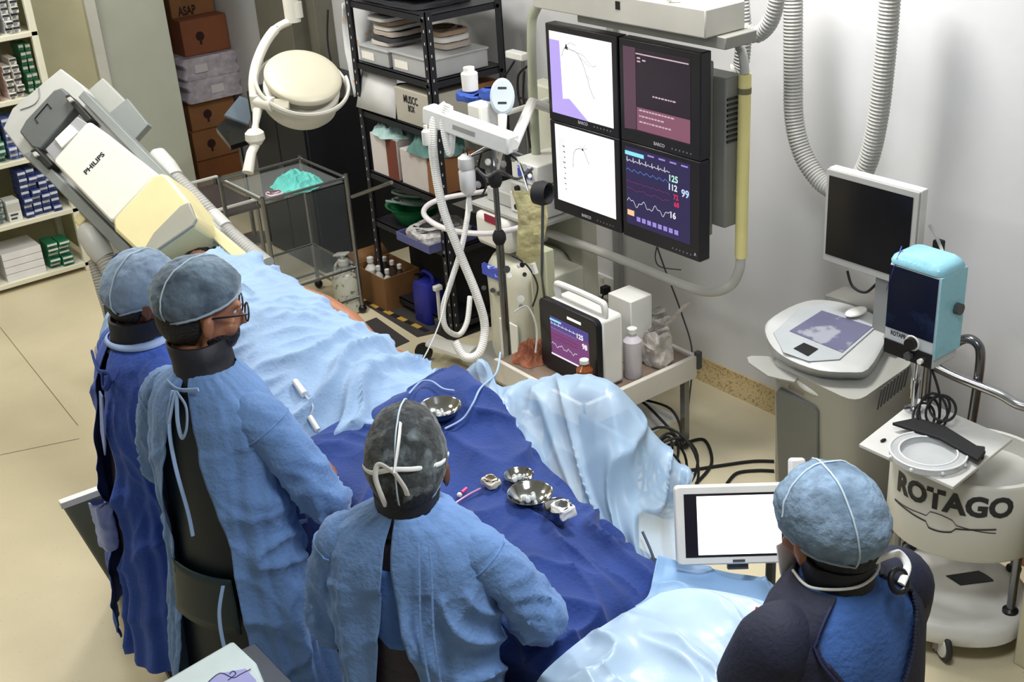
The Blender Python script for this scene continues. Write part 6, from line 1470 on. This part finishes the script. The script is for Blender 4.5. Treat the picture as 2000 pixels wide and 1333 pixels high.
for s in (-1, 1):
    ctr = H2(.034*s, .1, .002); ux, uz = H2(1, 0, 0)-H2(0, 0, 0), H2(0, 0, 1)-H2(0, 0, 0)
    m.add([ctr+ux*.023*math.cos(q)+uz*.018*math.sin(q) for q in [2*math.pi*k/16 for k in range(16)]], [tuple(range(16))])
obj('lenses', m, glassy('spectacle glass', (220, 226, 232), .2, .05), gl)
def tie(root, L, pts, r=.0036, mat=None, name='gown_tie'):
    return obj(name, MB().tube(catmull([L(*p) for p in pts], 8), r, 8, flat=(1.5, .7)), mat or M('gown tie pale', (150, 176, 214), .85), root)
tie(r2, L2_, [(-.05, -.088, 1.447), (0, -.098, 1.44), (.06, -.09, 1.45)], .004)
tie(r2, L2_, [(.0, -.108, 1.44), (.035, -.115, 1.41), (.04, -.128, 1.36), (.02, -.13, 1.33), (.008, -.125, 1.37), (.003, -.11, 1.435)])
tie(r2, L2_, [(.0, -.108, 1.44), (-.02, -.118, 1.40), (-.02, -.13, 1.36), (-.01, -.12, 1.40), (.0, -.11, 1.438)])
tie(r2, L2_, [(-.012, -.108, 1.44), (-.02, -.13, 1.35), (-.01, -.14, 1.25), (.015, -.145, 1.13), (.02, -.146, 1.06)])
tie(r2, L2_, [(.095, -.14, .93), (.09, -.165, .86), (.10, -.18, .78), (.12, -.185, .72), (.13, -.18, .76)])
# worker behind in deep blue
r1, L1_, H1, C1, _ = make_person('person in deep blue gown standing at the far left behind the tall worker', (286, 572), 1.48, 92, 108, .25, .05, ARM2, gown_d,
    (lambda z: lerp(.0, .05, (1.4-z)/1.), lambda z: lerp(.10, .26, (1.4-z)/.3)-lerp(0, .12, (.95-z)/.3)), dict(mat=M('pale blue bouffant fleece', (126, 146, 170), .85, var=.22, vs=14, bump=.5, bs=34), seams=(math.pi-.7,), r=(.096, .116, .12)), dict(mat=lead, collar=lead, trouser=navy), hem=.36, seed=4, skinm=skind, ws=1.06, shift=-.03)
obj('cap_print', MB().tube([C1(.34+.03*math.sin(k*2.2), math.pi+.25+.09*k, .012) for k in range(9)], .003, 6), M('navy cap print', (36, 48, 92), .8), r1)
obj('scrub_collar', MB().loft([[L1_(a*math.sin(q), -b*math.cos(q), z) for q in [2*math.pi*k/32 for k in range(32)]] for z, a, b in ((1.452, .108, .094), (1.466, .086, .086))], False), M('pale scrub collar', (150, 172, 214), .85), r1, solid=.002)
tm_ = M('deep blue tie', (40, 66, 140), .85); ptm = M('pale gown facing', (150, 170, 226), .85)
tie(r1, L1_, [(-.09, -.11, 1.40), (0, -.125, 1.38), (.08, -.12, 1.40), (.11, -.12, 1.385)], .006, tm_)
tie(r1, L1_, [(.05, -.13, 1.39), (.08, -.14, 1.36), (.10, -.135, 1.37), (.09, -.12, 1.40)], .006, tm_)
obj('gown_facing', MB().prism([L1_(*q) for q in ((.055, -.142, 1.34), (.075, -.142, 1.33), (.07, -.15, 1.16), (.06, -.152, 1.12), (.045, -.15, 1.2))], (L1_(0, -1, 0)-L1_(0, 0, 0))*.004), ptm, r1)
gl_ = T('white_glove_bundle', 'pale crumpled cloth tucked at the waist of the deep blue gown', 'cloth', L1_(.02, -.18, .9))
q = L1_(.03, -.175, .86)
obj('cloth', soft(MB(), q.x-.03, q.y-.035, q.z-.08, q.x+.02, q.y+.035, q.z+.08, .012, 5, 6), M('pale lilac cloth', (160, 174, 226), .8), gl_)
# front worker, back to camera
ARM3 = {'R': [(.178, 0, 1.365), (.29, .05, 1.14), (.13, .25, 1.05)], 'L': [(-.178, 0, 1.365), (-.215, .03, 1.10), (-.06, .25, 1.05)]}
apm3 = M('aubergine lead apron', (36, 30, 48), .55, bump=.2)
r3, L3_, H3, C3, _ = make_person('person in pale blue gown at the front, white ties on a sheer dark cap', (797, 905), 1.46, 50, 44, .22, .05, ARM3, gown_l,
    (lambda z: lerp(-.12, -.02, (1.4-z)/.6), lambda z: lerp(.05, .40, (1.36-z)/.45) if z < 1.36 else .05), dict(mat=capd, seams=(math.pi,), r=(.090, .110, .128), back=142), dict(mat=apm3, collar=lead, trouser=navy), hem=.3, seed=7, skinm=skind, ws=.94, ht=1.545)
def ct_(u, ps, h=.02): return C3(u, ps, h)
tps = lambda l: catmull([ct_(*q) for q in l], 8)
obj('mask_tie', MB().tube(tps([(.80, 1.45), (.70, 2.0), (.60, 2.7), (.58, 3.2), (.66, 3.8), (.76, 4.4), (.86, 4.8)]), .0034, 8, flat=(1.6, .5)), tape, r3)
obj('mask_tie_tail', MB().tube(tps([(.6, 3.15, .03), (.42, 3.05, .04), (.26, 3.0, .03)]), .004, 8, flat=(1.6, .5)), tape, r3)
obj('mask_tie_tail', MB().tube(tps([(.6, 3.15, .03), (.70, 2.95, .05), (.76, 2.9, .05)]), .004, 8, flat=(1.6, .5)), tape, r3)
obj('mask_tie_tail', MB().tube(tps([(.6, 3.15, .04), (.56, 3.5, .06), (.66, 3.62, .05), (.82, 3.55, .04), (.94, 3.66, .03)]), .0036, 8, flat=(1.6, .5)), tape, r3)
tie(r3, L3_, [(.06, -.118, 1.44), (.062, -.136, 1.36), (.06, -.15, 1.22), (.075, -.156, 1.08)], .002, gown_l)
tie(r3, L3_, [(.085, -.118, 1.437), (.09, -.134, 1.36), (.09, -.15, 1.22), (.1, -.152, 1.08)], .002, gown_l)
rg = []
for k in range(12):
    z = 1.35-.2*k/11; a, b = tbl(z); w0 = .5 if k < 8 else .5*(12-k)/5
    rg.append([L3_((a-.013-.02*(1.42-z))*math.sin(q), -(b-.013-.02*(1.42-z))*math.cos(q), z) for q in [-.08-w0+2*w0*j/11 for j in range(12)]])
obj('scrub_patch', MB().loft(rg, False, False), scrub, r3, solid=.002)
# fourth worker, lead vest
ARM4 = {'R': [(.178, 0, 1.365), (.235, .10, 1.12), (.14, .30, 1.06)], 'L': [(-.178, 0, 1.365), (-.235, .08, 1.12), (-.12, .30, 1.06)]}
r4, L4_, H4, C4, _ = make_person('person in navy lead vest over blue scrubs at the right, watching the white display', (1614, 1024), 1.44, 6, 2, .26, .05, ARM4, None, None,
    dict(mat=M('grey blue fleece cap', (122, 144, 166), .9, var=.2, vs=40, bump=.5, bs=60, wr=.6, ws=9, c2=(66, 84, 100), c2t=.45, c2s=9, c2w=.25), seams=(math.pi+.5, math.pi/2+.3), r=(.098, .122, .118), back=130), dict(collar=lead), seed=11, ws=.92, ht=1.56)
# scrub top
NP = 60; rg = []
for k in range(40):
    z = 1.455-.62*k/39; a, b = tbl(z); rg.append([L4_((a-.004+.006*noise.noise(V3((math.sin(q)*3, math.cos(q)*3, z*7))))*math.sin(q), -(b-.004+.006*noise.noise(V3((math.sin(q)*3, math.cos(q)*3, z*7))))*math.cos(q), z) for q in [2*math.pi*j/NP for j in range(NP)]])
g = MB().loft(rg)
for s in 'LR':
    sh_, el, wr = [L4_(*q) for q in ARM4[s]]
    g.tube(catmull([sh_.lerp(L4_(0, 0, 1.36), .25), sh_, sh_.lerp(el, .5), el.lerp(sh_, .1)], 8), [.058]*8+[.064]*8+[.058]*9, 22)
obj('scrub_top', g, scrub, r4, ang=80)
# vest : panels over shoulders with a V cut at the back
def vestp(q, z, k): a, b = tbl(z); return L4_((a+k)*math.sin(q), -(b+k)*math.cos(q), z)
NZ, NP = 150, 260; vs = []; fs = []
for i in range(NZ):
    z = 1.462-(1.462-.45)*i/(NZ-1)
    for j in range(NP):
        q = 2*math.pi*j/NP; kk = .012+.004*noise.noise(V3((math.sin(q)*3, math.cos(q)*3, z*6)))
        vs.append(vestp(q, z, kk))
for i in range(NZ-1):
    z = 1.462-(1.462-.45)*(i+.5)/(NZ-1)
    for j in range(NP):
        q = 2*math.pi*(j+.5)/NP; x_ = (q if q < math.pi else q-2*math.pi)      # 0 = back
        vw = .8 if z > 1.40 else (.85*(z-1.17)/.23)
        if abs(x_+.0) < vw and z > 1.17: continue
        fs.append((i*NP+j, (i+1)*NP+j, (i+1)*NP+(j+1) % NP, i*NP+(j+1) % NP))
obj('lead_vest', MB().add(vs, fs), navy, r4, solid=.009, ang=80)
for s in 'LR':
    sh_, el, wr = [L4_(*q) for q in ARM4[s]]; c0_ = L4_(0, 0, 1.385)
    pa = catmull([sh_.lerp(c0_, .45), sh_.lerp(c0_, .08), sh_.lerp(el, .28), sh_.lerp(el, .5)], 8)
    obj('vest_shoulder', MB().tube(pa, [.05+.03*min(1, k/10) for k in range(len(pa))], 24, caps=False), navy, r4, solid=.008, ang=80)
obj('vest_piping', MB().tube([vestp(-(.84 if z > 1.40 else max(0, .85*(z-1.17)/.23)+.05), z, .017) for z in [1.45-.012*k for k in range(28)]], .0025, 6), M('navy piping', (40, 44, 84), .6), r4)
obj('red_trim', MB().tube([vestp(-2.15+.05*k, 1.40-.012*k, .02) for k in range(8)], .006, 6), M('red trim', (190, 30, 60), .6), r4)
obj('mask', MB().add([H4(*q) for q in ((-.05, .095, -.05), (.05, .095, -.05), (.055, .085, -.11), (.03, .10, -.16), (-.04, .1, -.165), (-.065, .08, -.1))], [(0, 1, 2, 3, 4, 5)]), M('white mask tissue', (226, 224, 228), .7), r4, solid=.004)
obj('mask_cord', MB().tube(catmull([H4(-.07, .04, -.08), H4(-.085, -.02, -.095), H4(-.03, -.085, -.10), H4(.04, -.08, -.09), H4(.08, -.02, -.07)], 7), .003, 8), tape, r4)
obj('cap_tie', MB().tube(catmull([H4(.01, -.10, -.06), H4(.04, -.115, -.055), H4(.08, -.10, -.075), H4(.085, -.11, -.10), H4(.05, -.12, -.12)], 6), .005, 8, flat=(1.6, .7)), tape, r4)
obj('collar_buckle', MB().torus(H4(.05, -.115, -.115), H4(0, -1, .3)-H4(0, 0, 0), .022, .006, 20, 8), black, r4)

# ------------------------------------------------------------------ left grey bin and foreground pack
t = T('floor_panel', 'grey slab panel with white top rim standing behind the deep blue gown', 'panel', (.9, 3.8, 0))
ba = P(118, 985, .62); bb_ = P(165, 968, .62)
d_ = vn(bb_-ba); n_ = vn(ZU.cross(d_))
if n_.dot(CC-ba) > 0: n_ = -n_
b0_ = P(228, 1165, .0); b0_.z = .03
tq = [ba, ba+d_*.3, ba+d_*.3+n_*.03, ba+n_*.03]; bq = [b0_, b0_+d_*.2, b0_+d_*.2+n_*.03, b0_+n_*.03]
obj('body', MB().loft([rq(bq, .1), rq([a.lerp(b, .96) for a, b in zip(bq, tq)], .1)]), M('bin grey green', (98, 108, 104), .4), t)
obj('rim', MB().loft([rq([p-ZU*.025 for p in tq], .08), rq(tq, .08)]), white, t, bevel=.004)
obj('base', MB().loft([rq([p-ZU*.03 for p in bq], .1), rq([p-ZU*.001 for p in bq], .1)]), dgrey, t)
t = T('wrapped_tray_pack', 'pale green wrapped pack with purple print at the lower edge', 'package', P(420, 1320, .95))
q = [P(300, 1340, 1.), P(455, 1250, 1.), P(500, 1292, 1.), P(545, 1400, 1.), P(420, 1480, 1.), P(300, 1440, 1.)]
obj('pack', MB().prism(q, -ZU*.07), M('pale green wrap', (190, 204, 206), .45, var=.1, bump=.4, bs=12), t, bevel=.01)
obj('printed_patch', MB().prism([P(x, y, 1.0015) for x, y in ((400, 1340), (425, 1318), (480, 1308), (500, 1330), (520, 1400), (420, 1440))], ZU*.001), M('lavender print', (150, 150, 200), .5), t)
m = MB(); line(m, catmull([P(x, y, 1.003) for x, y in ((405, 1335), (430, 1316), (455, 1325), (470, 1318), (490, 1308))], 6), .003, ZU); line(m, catmull([P(x, y, 1.003) for x, y in ((445, 1330), (460, 1318), (455, 1312), (448, 1318))], 6), .003, ZU)
obj('scrawl', m, M('navy print line', (30, 36, 90), .6), t, smooth=False)
c = P(430, 1400, .9)
t = T('instrument_stand', 'steel instrument stand under the wrapped pack at the lower edge', 'stand', (c.x, c.y, 0))
obj('top_plate', MB().box(c+ZU*.015, (.34, .3, .02), (EX, EY, ZU)), steel, t, bevel=.004); obj('pole', MB().cyl((c.x, c.y, .03), c, .018), steel, t); obj('foot', MB().lathe((c.x, c.y, 0), ZU, [(.16, 0), (.16, .02), (.03, .035)], 24), steel, t)
